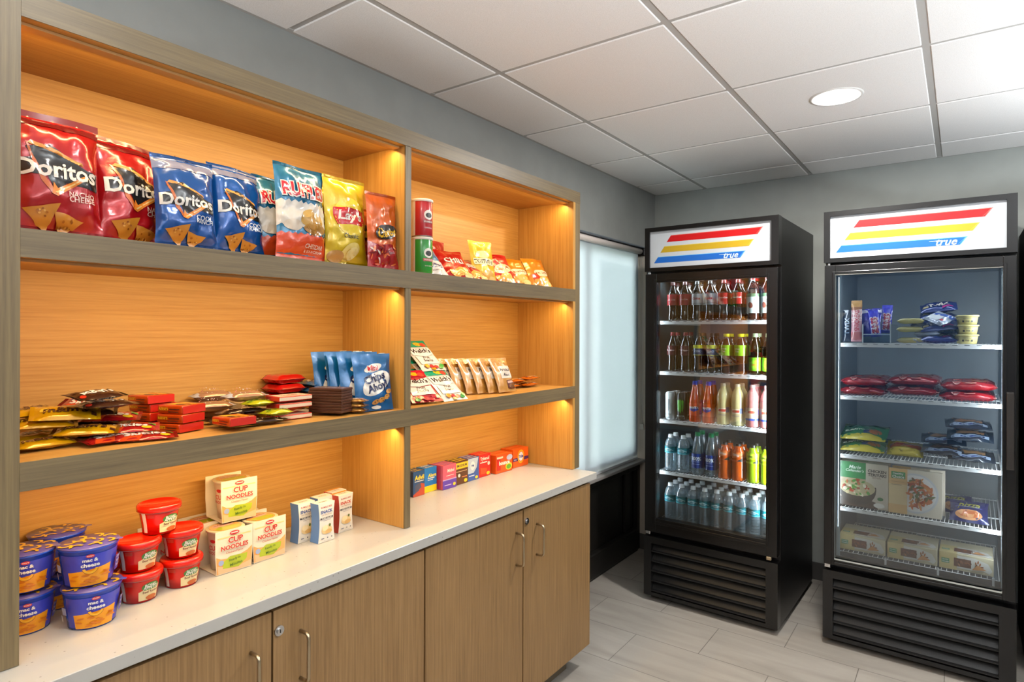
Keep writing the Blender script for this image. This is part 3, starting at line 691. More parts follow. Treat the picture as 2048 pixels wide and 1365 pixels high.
b_lay = bag('chip_bag', .152, .258, .055, '#e2c117', lays, 5, rough=.25)
b_lay2 = bag('chip_bag', .145, .24, .035, '#e2c117', lays, 15, rough=.25)
che = [(poly((-.5, 0), (.5, 0), (.5, .55), (.2, .62), (-.2, .56), (-.5, .66)), '#a8141a')]
_r = random.Random(3)
for i in range(26):
    x, y, a = _r.uniform(-.42, .42), _r.uniform(.05, .55), _r.uniform(0, 3.1); che.append((ell(x, y, .09, .025, 8, a), _r.choice(['#d8541a', '#e8762a', '#f0e4dc', '#c43a14', '#7d0f14'])))
che += [(ell(.02, .9, .36, .19, 18, .2), '#241408')] + outl('Cheetos', .02, .9, '#f3b922', '#120c08', b=.05, ob=.14, w=.62, h=.26, rot=.15)
b_che = bag('chip_bag', .118, .226, .028, '#dd6210', che, 6, rough=.25)
b_che2 = bag('chip_bag', .12, .19, .035, '#dd6210', che, 16, rough=.25)
G1 = 'bags of chips on the top shelf'
def PB(src, y, z, x, rz, lean, label, group, cat='bag of chips', ry=0, s=1): return place(src, TM(x, y, z, 90 + rz, -lean, ry, s), label, cat, group)
z = ZS1 + .005
PB(d_red, .462, z, .20, 4, 6, 'red bag of cheese tortilla chips, leftmost on the top shelf, cut by the side panel', G1)
PB(d_red2, .622, z, .165, 12, 10, 'red bag of cheese tortilla chips, second from the left, leaning beside the blue bag', G1, ry=2)
PB(d_blue, .704, z, .235, -3, 9, 'bright blue bag of tortilla chips just right of the second red bag', G1)
PB(d_blue2, .850, z, .205, 10, 8, 'bright blue bag of tortilla chips beside the teal ridged chips', G1)
PB(b_ruf2, .985, z, .165, 5, 6, 'teal ridged chip bag mostly hidden behind its twin', G1)
PB(b_ruf, 1.008, z, .235, 4, 4, 'teal, white and orange bag of cheddar ridged chips', G1)
PB(b_lay2, 1.125, z, .18, 0, 4, 'yellow chip bag peeking out behind the teal and front yellow bags', G1)
PB(b_lay, 1.125, z, .235, 0, 4, 'yellow bag of classic potato chips with round red logo', G1)
PB(b_che2, 1.245, z, .215, 0, 4, 'orange puffs bag half hidden behind the front orange one', G1)
PB(b_che, 1.262, z, .272, -2, 3, 'orange and red puffs bag against the divider', G1)

# chip cans (lathe body, plastic lid)
def can(name, col, flag):
    t = empty(name); R = .037; H = .125
    mb = MB(); mb.lathe([(R - .001, 0), (R, .002), (R, H - .002), (R - .001, H)], plastic(col, .3), 36)
    def mp(u, v): a = u / R; return Vector((R * math.sin(a), -R * math.cos(a), v)), Vector((math.sin(a), -math.cos(a), 0))
    D = [(rect(-.10, 0, -.05, H), '#e9e6e0'), (ell(.0, .075, .018, .017), WHT), (ell(.0, .0735, .0125, .009), '#1b1b1b'), (poly((-.02, .046), (.02, .046), (.022, .056), (-.022, .056)), flag), (T('PRINGLES', 0, .051, w=.034, bold=.03), WHT), (T('ORIGINAL' if flag == '#8a0f18' else 'SOUR CREAM', 0, .03, w=.03, bold=.02), '#f3dede')]
    paint(mb, mp, D, 1, ink, .006); mb.build('tube', t)
    mb = MB(); mb.lathe([(R + .001, H - .004), (R + .002, H), (R + .002, H + .004), (R - .002, H + .006), (.001, H + .006)], plastic('#e8e4dc', .25), 36, cap=False); mb.build('lid', t)
    mb = MB(); mb.lathe([(.001, 0), (R + .001, 0), (R + .001, .003)], mat('tin', '#b8b8b8', .3, 1), 36, cap=False); mb.build('base_rim', t); return t
cr = can('chip_can', '#b01722', '#8a0f18'); cg = can('chip_can', '#1f8a2c', '#b8404a')
tag(cg, 'green canister of stacked chips standing under the red one', 'canister', 'chip canisters'); cg.matrix_world = TM(.225, 1.474, ZS1 + .001, 84, s=.96)
tag(cr, 'red canister of stacked chips on top of the green canister', 'canister', 'chip canisters'); cr.matrix_world = TM(.225, 1.474, ZS1 + .001 + .1262, 84, s=.96)

# small leaning bags in the right bay of the top shelf
def small(col, word, wc, extra, seed, w=.13, h=.165, d=.022, **k):
    return bag('snack_bag', w, h, d, col, extra + ([(T(word, .0, .72, w=.66, bold=.05), wc)] if word else []), seed, nq=14, npp=16, sub=.016, rough=.28, **k)
chip_e = [(ell(.1, .28, .26, .16, rot=.3), '#e3b85c'), (ell(-.15, .2, .2, .12, rot=-.4), '#d29a3c'), (ell(.28, .14, .15, .1), '#efcf84')]
s_blue = small('#3f86c4', '', WHT, [(rect(-.5, 0, .5, .45), '#e6e9ee'), (poly((-.5, .45), (.0, .5), (.5, .3), (.5, .55), (-.5, .6)), '#e6e9ee'), (T('Ruffles', .1, .38, w=.55, bold=.05), '#2a4a8a'), (T('Reduced Fat', .1, .22, w=.4, bold=.02), '#7a4a58')], 21)
s_red = small('#b3161c', '', WHT, [(poly((-.5, .3), (.5, .4), (.5, .0), (-.5, .0)), '#d9621c'), (T('Fritos', 0, .68, w=.7, bold=.06, shear=.2), '#f4dc8a')] + chip_e, 22)
s_red2 = small('#c4121a', 'CHILI', WHT, chip_e, 23)
s_yel = small('#ecc21e', '', WHT, [(ell(0, .98, .3, .13), '#f6ecae'), (rect(-.42, .62, .46, .84), '#f4ecc4'), (T('TOSTITOS', .02, .73, w=.84, bold=.05), '#241a14')] + chip_e, 24, h=.19)
s_red3 = small('#c8141a', '', WHT, [(ell(.1, .62, .4, .2, rot=.3), '#ead2a8'), (T('MUNCHIES', .1, .62, w=.6, bold=.05, rot=.25), '#b01a20')] + chip_e, 25)
s_or = small('#e58a12', '', WHT, [(ell(.12, .6, .36, .15), '#f2dcb4'), (T('MUNCHIES', .12, .6, w=.56, bold=.04), '#8a4a1a'), (poly((-.4, .5), (-.1, .58), (0, .38), (-.3, .3)), '#c83a14')] + chip_e, 26)
G2 = 'small snack bags leaning on the top right shelf'
for src, y, x, lean, rz, lab in (
    (s_blue, 1.572, .20, 40, -4, 'blue and white snack bag leaning next to the green canister'), (s_red, 1.655, .14, 30, 10, 'red snack bag at the back beside the blue and white bag'),
    (s_red2, 1.680, .205, 46, -16, 'red and white snack bag lying back in front of the pile'), (s_red, 1.745, .11, 4, 8, 'tall red snack bag standing behind the yellow bag'),
    (s_red2, 1.775, .225, 56, -8, 'red snack bag lying nearly flat below the yellow bag'), (s_yel, 1.875, .175, 14, -12, 'yellow bag of tortilla chips with black lettering in a cream band'),
    (s_red3, 1.990, .19, 36, -16, 'red snack bag with cream oval logo right of the yellow bag'), (s_or, 2.045, .13, 34, 10, 'orange snack bag at the back, just right of the red bags'),
    (s_or, 2.085, .20, 40, -20, 'orange snack bag leaning in the middle of the orange bags'), (s_or, 2.165, .15, 34, 12, 'orange snack bag tilted behind the front right one'), (s_or, 2.225, .215, 32, -14, 'orange snack bag, rightmost on the top shelf')):
    sc_ = 1.0 if src is not s_yel else .92
    if src in (s_or,): sc_ = .96
    PB(src, y, ZS1 + .004, x, rz, lean, lab, G2, 'snack bag', s=sc_)

# ---------------------------------------------------------------- candy on the middle shelf
def pack(name, L, W, D, col, word, wc, extra=[], seed=1, seal=.08, **k):
    """flow wrapped packet lying down: text along its length (local X)"""
    r = W / L
    des = list(extra) + ([(T(word, 0, r * .5, w=.62, bold=.06), wc)] if word else [])
    return bag(name, L, W, D, col, des, seed, seal=seal, axis='u', pinch=.04, nq=12, npp=16, sub=.018, wr=k.pop('wr', .7), **k)
def box_pack(name, w, h, d, col, faces={}, bev=.001, matf=board):
    """carton: x -w/2..w/2, y 0..d (front y=0), z 0..h ; faces: front/top/left/right -> design in metres"""
    mb = MB(); mb.box(-w / 2, 0, 0, w / 2, d, h, matf(col), bev, 2 if bev > .002 else 1)
    maps = {'front': plane_map((0, 0, 0), (1, 0, 0), (0, 0, 1)), 'top': plane_map((0, 0, h), (1, 0, 0), (0, 1, 0)),
            'right': plane_map((w / 2, 0, 0), (0, 1, 0), (0, 0, 1)), 'left': plane_map((-w / 2, d, 0), (0, -1, 0), (0, 0, 1)), 'back': plane_map((0, d, 0), (-1, 0, 0), (0, 0, 1))}
    for k, des in faces.items(): paint(mb, maps[k], des, 1)
    return mb.build(name)
mm = pack('candy_packet', .13, .062, .02, '#e2a806', "m&m's", '#4a2412', [(rect(.36, .1, .44, .2), '#4a2412'), (ell(-.3, .25, .06), '#f0c83a')], 31)
mm_b = pack('candy_packet', .125, .06, .018, '#3a1c12', "m&m's", WHT, [(ell(-.36, .12, .05), '#c8301a'), (ell(.36, .34, .05), '#d8901a')], 32)
sk = pack('candy_packet', .135, .055, .015, '#b8141a', 'Skittles', WHT, [(poly((-.4, 0), (-.1, 0), (.1, .4), (-.2, .4)), '#d8481a'), (ell(.3, .1, .08, .04), '#e8c020'), (ell(.38, .28, .06, .04), '#3c9a34'), (ell(-.3, .3, .06, .04), '#6a2a8a')], 33)
sk_b = pack('candy_packet', .135, .052, .016, '#4a2618', 'Snickers', '#f2e6d8', [(rect(-.5, .0, -.3, .4), '#8a5a34')], 34)
G3 = 'candy packets piled on the middle shelf'
def flat(src, x, y, z, rz, label, g, cat, tilt=0, roll=0, s=1): return place(src, TM(x, y, z, 90 + rz, -90 + tilt, roll, s), label, cat, g)
zz = ZS2 + .002
Zf = lambda d, k=0: zz + d / 2 + d * k
for src, x, y, h_, rz, tl, ro, lab in (
    (mm, .215, .445, .012, 5, 0, 0, 'yellow candy packet at the bottom front of the far left pile'), (mm, .225, .50, .014, -28, 4, 0, 'yellow candy packet sticking out lowest at the shelf front'),
    (mm, .15, .43, .014, 20, 0, 0, 'yellow candy packet at the bottom back of the far left pile'), (mm, .19, .44, .034, -12, 6, 3, 'yellow candy packet second layer, pressed to the side panel'),
    (mm, .14, .455, .036, 24, 4, 0, 'yellow candy packet second layer towards the back'), (mm, .205, .475, .052, -14, 16, 5, 'yellow candy packet draped across the top front of the pile'),
    (mm, .10, .50, .050, -10, 14, 4, 'yellow candy packet top back, next to the brown packets'),
    (mm_b, .15, .555, .012, -20, 0, 0, 'dark brown candy packet at the bottom middle'), (mm_b, .225, .555, .013, 14, 0, 4, 'dark brown candy packet lowest at the shelf front'),
    (mm_b, .175, .52, .05, -16, 10, 6, 'dark brown candy packet resting over the yellow pile edge'),
    (mm_b, .215, .545, .03, 18, 6, -4, 'dark brown candy packet touching the red fruit candy'), (sk_b, .12, .56, .042, -30, 8, 6, 'dark brown nut bar packet under the tilted red packet'),
    (sk, .27, .600, .010, -20, 2, 0, 'red rainbow candy packet, front one under the peanut butter stack'), (sk, .225, .580, .022, -24, 6, 0, 'red rainbow candy packet just behind the front one'),
    (sk, .10, .545, .050, -34, 14, 10, 'red rainbow candy packet tilted up at the back'), (sk, .165, .565, .036, -26, 8, 4, 'red rainbow candy packet in the middle of the red pile'),
    (sk, .25, .560, .010, 6, 0, 0, 'red rainbow candy packet beside the dark brown packets')):
    flat(src, x, y - (.0), zz + h_ - .004, rz, lab, G3, 'candy packet', tl * 1.2 + 5, ro, .92)
# peanut butter cup packets: orange, brown print
reese_ex = [(poly((-.1, .18), (.22, .12), (.3, .34), (0, .4)), '#e9b41c'), (ell(.16, .2, .12, .05), '#5a2a12')]
rs = box_pack('candy_packet', .074, .0205, .07, '#d8480a', {'front': [(rect(-.005, .004, .025, .0065), '#5a2412'), (rect(-.002, .010, .028, .0125), '#5a2412'), (T("REESE'S", -.018, .012, w=.026, bold=.04), '#e9b41c')], 'right': [(rect(.001, .001, .069, .019), '#c8200c')], 'top': [(poly((-.03, .01), (.03, .02), (.03, .055), (-.02, .06)), '#e9ae1c'), (T("REESE'S", 0, .045, w=.05, bold=.06), '#d8480a'), (ell(.01, .022, .014, .008), '#5a2a12'), (ell(.022, .03, .008, .005), '#7a3a16')]}, .004, foil)
def edge_text(o): return o
for (x, y, n, rz, nm) in ((.055, .655, 4, 14, 'back'), (.150, .682, 3, 20, 'front')):
    for k in range(n):
        w_ = ['bottom', 'second', 'third', 'top'][k]
        place(rs, TM(x + .035 + .004 * ((k * 3) % 2), y + .003 * ((k * 7) % 3), zz + k * .0208, rz + (k * 5) % 7 - 3), f'orange peanut butter cup packet, {w_} of the {nm} orange stack', 'candy packet', 'orange peanut butter cup packets')
place(rs, TM(.262, .768, zz, 4), 'orange peanut butter cup packet lying alone at the shelf edge', 'candy packet', 'orange peanut butter cup packets')
# maroon bar, clear wrapped bars, silver ended bars
def bar(name, L, W, D, col, word, wc, ends, seed, extra=[]):
    r = W / L
    return pack(name, L, W, D, col, word, wc, [(rect(-.5, 0, -.34, r), ends), (rect(.34, 0, .5, r), ends)] + extra, seed, seal=.06)
r_spk = random.Random(8)
spk = [(ell(r_spk.uniform(-.33, .33), r_spk.uniform(.05, .28), .008, .012, 5), r_spk.choice(['#b8646a', '#e8e4e0', '#a87a5c'])) for _ in range(60)]
b_maroon = pack('candy_bar', .12, .04, .024, '#4a140e', '', WHT, [(rect(-.1, .08, .22, .26), '#b8886a'), (T('BAR', .06, .17, w=.26, bold=.03), '#5a2014')], 51)
b_nut = bar('wrapped_cookie', .11, .046, .028, '#b98a64', '', WHT, '#b9c2d2', 52, spk)
b_brown = pack('candy_bar', .13, .035, .016, '#2e1812', 'Milky Way', '#d8b090', [], 53)
b_lime = pack('candy_packet', .085, .045, .018, '#c8cc1e', 'SOUR', '#3a6a1a', [(ell(-.3, .2, .08, .1), '#8aa81a'), (ell(.3, .2, .08, .1), '#f2ee6a')], 54)
G4 = 'wrapped bars in the middle of the middle shelf'
for src, x, y, h_, rz, lab, cat in (
    (b_nut, .06, .855, .062, -10, 'clear wrapped speckled cookie bar, topmost at the back', 'wrapped bar'), (b_nut, .065, .86, .018, -8, 'clear wrapped speckled bar at the back bottom', 'wrapped bar'),
    (b_nut, .105, .835, .045, -18, 'clear wrapped speckled bar behind the orange stack', 'wrapped bar'), (b_maroon, .222, .835, .030, -6, 'maroon candy bar with a tan label, beside the orange stack', 'candy bar'),
    (b_brown, .268, .885, .009, -6, 'thin dark brown candy bar at the shelf edge', 'candy bar'), (b_brown, .205, .865, .010, -8, 'thin dark brown candy bar behind the edge one', 'candy bar'),
    (b_nut, .185, .885, .042, -6, 'clear wrapped speckled cookie bar with a silver end, at the front', 'wrapped bar'), (b_brown, .15, .86, .014, -4, 'dark brown candy bar under the front speckled bar', 'candy bar'),
    (b_lime, .268, .925, .012, 0, 'lime green sour candy packet at the shelf edge', 'candy packet'), (b_lime, .215, .905, .024, 0, 'lime green sour candy packet behind the front one', 'candy packet')):
    flat(src, x, y, zz + h_, rz, lab, G4, cat)
# cream wrapped wafers, flat chocolate boxes, red wafer packs, flat brown bars
_r = random.Random(9)
wafer = box_pack('chocolate_bar', .094, .019, .042, '#c9ab7c', {'front': [(rect(.034, 0, .047, .019), '#4a1c10')] + [(ell(_r.uniform(-.04, .028), _r.uniform(.003, .016), .006, .0012, 6), '#8a6236') for _ in range(8)],
    'top': [(rect(.034, 0, .047, .042), '#5a2414')] + [(ell(_r.uniform(-.04, .028), _r.uniform(.006, .036), .008, .003, 7, _r.uniform(0, 3)), _r.choice(['#3c1a10', '#5a3018'])) for _ in range(12)], 'right': [(rect(0, 0, .042, .019), '#4a1c10')]}, .002)
for k, (x, y, h_, rz) in enumerate(((.053, .962, .0, 90), (.098, .964, .0, 90), (.143, .960, .0, 90), (.055, .966, .021, 90), (.100, .962, .021, 90))):
    place(wafer, TM(x, y, zz + h_ - .001, rz), ['cream and brown chocolate bar at the far back of its group', 'cream and brown chocolate bar in the middle of its group', 'cream and brown chocolate bar nearest the red and cream packs', 'cream and brown chocolate bar on top at the back', 'cream and brown chocolate bar on top in the middle'][k], 'chocolate bar', 'cream and brown chocolate bars')
redbox = box_pack('wafer_pack', .10, .013, .062, '#c6281e', {'front': [(rect(-.05, .002, .05, .0105), '#e0cdb4')], 'left': [(rect(-.062, .002, 0, .0105), '#e8b83a')], 'right': [(rect(0, .002, .062, .0105), '#e0cdb4')], 'top': [(rect(-.046, .004, .046, .058), '#e6d5ba'), (T('wafers', 0, .03, w=.07, bold=.04), '#b02018')]}, .001)
for k in range(3):
    place(redbox, TM(.228, .995, zz + .0135 * k, 90), f'red and cream wafer pack at the shelf front, {["bottom", "middle", "top"][k]} of three', 'wafer pack', 'red and cream wafer packs')
brown = box_pack('chocolate_bar', .105, .0075, .062, '#4a2616', {'top': [(T("HERSHEY'S", 0, .03, w=.09, bold=.05), '#cdbcae')], 'front': [(rect(-.05, .003, .05, .0045), '#2c140c')]}, .0015)
for k in range(9):
    place(brown, TM(.236, 1.082, zz + .0078 * k, 22 + (k * 5) % 4), f'flat dark brown chocolate bar, number {["one", "two", "three", "four", "five", "six", "seven", "eight", "nine"][k]} up from the bottom of its stack', 'chocolate bar', 'stack of flat dark brown chocolate bars')
kk = pack('wafer_pack', .10, .085, .026, '#cf150f', '', WHT, [], 61, seal=.05, wr=.35, rough=.2, metal=.1, full=True)
for k in range(4):
    flat(kk, .02, 1.075, zz + .013 + .0255 * k, 4 + (k * 5) % 5, f'glossy red wafer packet, {["bottom", "second", "third", "top"][k]} of the red stack at the back', 'stack of glossy red wafer packets', 'wafer packet')
white_b = bag('candy_bar', .09, .05, .01, '#e6ddd2', [(T('WHITE', 0, .28, w=.6, bold=.04), '#8a5a34')], 62, axis='u', nq=6, npp=8, sub=.02)
flat(white_b, .16, 1.085, zz + .077, -12, 'white wrapped bar on top of the brown bar stack', G4, 'candy bar')
# peanut/cookie sleeves: brown foil, behind
tan = pack('cookie_packet', .12, .06, .022, '#b07a34', '', WHT, [(rect(-.2, .1, .3, .4), '#d8b48c'), (ell(.3, .12, .12, .07), '#8a4a16'), (ell(-.3, .3, .09, .06), '#7a3e12')], 63)
for k, (x, y, h_, rz) in enumerate(((.298, 1.158, .008, -54), (.298, 1.158, .022, -54), (.298, 1.158, .036, -54), (.17, 1.13, .012, -10))):
    flat(tan, x - .03, y, zz + h_, rz, ['golden brown cookie packet at the shelf front, bottom', 'golden brown cookie packet at the shelf front, second up', 'golden brown cookie packet third up at the front', 'golden brown cookie packet lying behind the dark brown stack', 'golden brown cookie packet second up in the back pile', 'golden brown cookie packet lying on the back pile', 'golden brown cookie packet topmost of the back pile'][k], 'golden brown cookie packets', 'cookie packet', s=.62)
# blue cookie pouches
chd = [(ell(.06, .62, .42, .23, 24, .5), '#f2efe9')] + [(ell(0, .97, .24, .09, 18, .25), '#f2efe9')]
chd += outl('Mini', 0, .97, '#cc1e22', WHT, b=.05, ob=.16, w=.3, rot=.12)
chd += [(T('Chips', .02, .72, w=.58, bold=.07, rot=.25), '#1c2450'), (T('Ahoy!', .08, .52, w=.58, bold=.07, rot=.25), '#1c2450')]
chd += [(ell(x, y, .09, .055, 14, .3), '#c28436') for x, y in ((0, .2), (.15, .24), (.3, .3), (.38, .42))] + [(ell(x, y, .012, n=6), '#4a2410') for x, y in ((-.03, .2), (.03, .23), (.14, .26), (.18, .22), (.3, .32), (.34, .28), (.38, .44))] + [(rect(.2, 1.3, .36, 1.31), '#cfe3f0')]
chd += [(ell(.02, .08, .12, .05), '#e8e4dc')]
ca = bag('cookie_bag', .132, .172, .020, '#075f9f', chd, 71, nq=12, npp=14, rough=.28)
caf = bag('cookie_bag', .125, .172, .026, '#1272ad', [(poly((-.3, .5), (.3, .42), (.36, .9), (-.2, .98)), '#f0ece6'), (T('OREO', .05, .72, w=.5, bold=.06), '#1a3a8a'), (rect(-.5, 1.18, .5, 1.3), '#17566e')], 72, nq=14, npp=16, rough=.28)
PB(ca, 1.236, zz, .268, -10, 9, 'bright blue bag of mini chocolate chip cookies standing at the front', 'blue cookie bags', 'cookie bag')
for k, (x, y, l, rz) in enumerate(((.246, 1.212, 9, -10), (.224, 1.200, 9, -10), (.202, 1.212, 9, -10), (.180, 1.20, 9, -10))):
    PB(ca, y, zz, x, rz, l, f'blue cookie bag standing, {["second", "third", "fourth", "fifth"][k]} back from the front one', 'blue cookie bags', 'cookie bag', s=1.03)
for k, (x, y, h_, rz, tl) in enumerate(((.11, 1.172, .013, 0, 0), (.11, 1.172, .034, 0, 0), (.11, 1.172, .055, 0, 0), (.11, 1.172, .076, 0, 0))):
    o = flat(caf, x, y, zz + h_, rz, ['blue cookie bag lying flat, lowest of the flat pile', 'blue cookie bag lying flat, second up', 'blue cookie bag lying flat, third up', 'blue cookie bag lying flat, fourth up', 'blue cookie bag with a white patch lying over the brown packets', 'blue cookie bag lying at the back above the red packets'][k], 'blue cookie bags', 'cookie bag', tl, s=.62)
# ---------------------------------------------------------------- middle shelf, right bay
def fruit(c1, seed, w=.125, h=.165):
    d = [(rect(-.5, 1.0, .5, 1.32), c1), (ell(.1, 1.14, .16, .1), '#e8c41e'), (ell(.32, 1.1, .12, .1), '#d84a3a'), (poly((-.45, .98), (0, .84), (.46, .98), (.46, .66), (0, .56), (-.45, .66)), '#f3f0ea'), (T("Welch's", 0, .82, w=.8, bold=.06, shear=.15), '#1c1820')]
    d += [(poly((-.4, .62), (0, .52), (.4, .62), (.4, .25), (-.4, .25)), '#f3efe6'), (T('Fruit', 0, .52, w=.3, bold=.04, shear=.2), '#5a4a4a'), (T('Snacks', 0, .4, w=.4, bold=.04, shear=.2), '#5a4a4a')]
    r = random.Random(seed); d += [(ell(r.uniform(-.4, .4), r.uniform(.06, .2), .09, .06), r.choice(['#c8202a', '#e8a01e', '#4aa84a', '#d8443a'])) for _ in range(9)]
    return bag('fruit_snack_bag', w, h, .010, '#f0ece4' if c1 != '#c4122e' else '#b8152e', d, seed, nq=14, npp=16, sub=.016, rough=.3, wr=.35)
fg, fr_ = fruit('#12a07a', 81), fruit('#c4122e', 82)
G5 = 'bags of fruit snacks on the middle shelf'
for k, (src, x, y, l, rz, h_) in enumerate(((fr_, .27, 1.462, 54, -12, .006), (fr_, .225, 1.452, 54, -12, .010), (fg, .272, 1.598, 50, 0, .006), (fg, .236, 1.60, 50, 0, .018), (fg, .200, 1.602, 50, 0, .030), (fg, .164, 1.604, 50, 0, .042), (fr_, .18, 1.46, 54, -12, .016))):
    PB(src, y, zz + h_, x, rz, l, ['red fruit snack bag lying front left by the divider', 'red fruit snack bag behind the front left one', 'white and green fruit snack bag at the front', 'white and green fruit snack bag, second row back', 'white and green fruit snack bag, third row back', 'white and green fruit snack bag at the very back', 'red fruit snack bag at the back by the divider'][k], G5, 'snack bag', s=.98)
fam = [(rect(-.2, .5, .47, .98), '#ddd6cc'), (T('Famous', .14, .84, w=.58, bold=.05, shear=.3), '#3a2c34'), (T('Amos', .16, .64, w=.42, bold=.05, shear=.3), '#3a2c34'), (rect(.05, .1, .45, .42), '#5a2c20'), (ell(.26, .2, .12, .08), '#8a5a34'), (rect(.08, .3, .42, .38), '#c8a090')]
r = random.Random(4); fam += [(ell(r.uniform(-.46, .46), r.uniform(1.05, 1.3), .014, .02, 6), '#a8762e') for _ in range(26)]
fa = bag('cookie_bag', .125, .165, .016, '#c08a3a', fam, 91, nq=14, npp=16, rough=.35, metal=.05, wr=.75)
for k in range(7):
    PB(fa, 1.915 - .037 * k, zz + .004, .258 - .020 * k, -2, 25, f'tan cookie bag leaning back, {["front one showing its white label", "second from the front", "third from the front", "fourth from the front", "fifth from the front", "sixth from the front", "last, next to the fruit snacks"][k]}', 'tan cookie bags leaning in a row', 'cookie bag', s=.86)
orc = pack('cracker_packet', .115, .06, .018, '#d8680e', '', WHT, [(rect(-.2, .1, .3, .42), '#e8a05a'), (ell(-.28, .2, .04), '#3a3a8a'), (rect(.1, .05, .34, .16), '#d8c8b0')], 95)
for k, (x, y, h_, rz) in enumerate(((.19, 2.05, .010, 4), (.12, 2.04, .010, -4), (.20, 2.17, .010, 0), (.13, 2.16, .010, 6), (.18, 2.09, .029, -8), (.11, 2.07, .029, 10), (.19, 2.2, .028, 8))):
    flat(orc, x, y, zz + h_, rz, ['orange cracker packet, bottom left at the front', 'orange cracker packet, bottom left at the back', 'orange cracker packet, bottom right at the front', 'orange cracker packet, bottom right at the back', 'orange cracker packet on top in the front middle', 'orange cracker packet on top at the back', 'orange cracker packet on top at the right end'][k], 'orange cracker packets on the middle shelf', 'cracker packet')

# ---------------------------------------------------------------- counter, left bay
def cone_map(prof):
    def R(v):
        for (r0, z0), (r1, z1) in zip(prof, prof[1:]):
            if z0 <= v <= z1 or (r1, z1) == prof[-1]: return r0 + (r1 - r0) * max(0, min(1, (v - z0) / (z1 - z0 + 1e-9))), (r1 - r0) / (z1 - z0 + 1e-9)
    Rm = prof[len(prof) // 2][0]
    def mp(u, v):
        r, dr = R(v); a = u / Rm; n = Vector((math.sin(a), -math.cos(a), -dr)).normalized(); return Vector((r * math.sin(a), -r * math.cos(a), v)), n
    return mp
def mac():
    t = empty('pasta_tub'); pr = [(.038, .0), (.0405, .02), (.044, .045), (.0465, .066)]
    mb = MB(); mb.lathe([(.036, .001), (.038, 0)] + pr[1:] + [(.0485, .067), (.0485, .071)], plastic('#1d46c4', .25), 40)
    mp = cone_map(pr); D = [(rect(-.052, .004, .052, .060), '#3a40b8'), (poly((-.036, .002), (.034, .002), (.037, .036), (-.038, .028)), '#f2a012')]
    r = random.Random(2); D += [(ell(r.uniform(-.03, .03), r.uniform(.006, .024), .007, .0018, 7, r.uniform(-.4, .4)), '#d8780e') for _ in range(14)]
    D += [(ell(0, .059, .006, .0032), '#c8313a'), (T('KRAFT', 0, .059, w=.009, bold=.03), WHT), (T('mac &', .0, .0515, w=.022, bold=.07), WHT), (T('cheese', .0, .0425, w=.027, bold=.07), WHT), (arc(0, .0375, .0075, .0115, 190, 350), '#f5b31e'), (arc(0, .0375, .0115, .0122, 190, 350), '#8a4a0a')]
    D += [(rect(.044, .018, .060, .046), '#3d3fae')] + [(T('20-23', .052, .043 - .008 * k, w=.013, bold=.04), WHT) for k in range(3)] + [(rect(-.058, .03, -.047, .044), '#8fa6d8'), (rect(-.07, .014, -.06, .026), '#dfe3ee')]
    paint(mb, mp, D, 1, ink, .006); mb.build('tub', t)
    mb = MB(); mb.lathe([(.0001, .0725), (.049, .0722), (.0495, .0712), (.0485, .0705)], foil('#5a50a0', .35, .1), 40, cap=False)
    up = plane_map((0, 0, .0725), (1, 0, 0), (0, 1, 0)); r = random.Random(5); D = []
    for x, y in ((-.03, .01), (-.012, .028), (.015, .03), (.034, .012), (.03, -.015), (.008, -.032), (-.02, -.028), (-.036, -.012), (0, .004), (.012, -.01), (-.015, -.006)):
        a = r.uniform(0, 360); D.append((arc(x, y, .0065, .0115, a, a + 190, 8), '#e8b01e'))
    D.append((poly((.038, -.026), (.050, -.030), (.053, -.022), (.046, -.014)), '#4a52b0'))
    paint(mb, up, D, 1, fink); mb.build('film_lid', t); return t
mt = mac(); G6 = 'blue tubs of macaroni stacked on the counter'
zc = ZC + .001
for k, (x, y, h_, rz, s) in enumerate(((.215, .520, 0, 10, 1.1), (.202, .518, 1, 6, 1.12), (.140, .428, 0, 10, 1.06), (.138, .429, 1, 6, 1.08), (.060, .505, 0, 30, 1.06), (.062, .506, 1, 24, 1.1))):
    place(mt, TM(x, y, zc + h_ * .0729 * 1.14, 68 + rz, s=s), ['blue macaroni tub on the counter, bottom of the stack nearest the red bowls', 'blue macaroni tub on top of the stack nearest the red bowls', 'blue macaroni tub on the counter, half hidden by the side panel', 'blue macaroni tub, upper one, half hidden by the side panel', 'blue macaroni tub in the back row, bottom', 'blue macaroni tub in the back row, top', 'blue macaroni tub on the counter behind the red bowls'][k], 'food tub', G6)
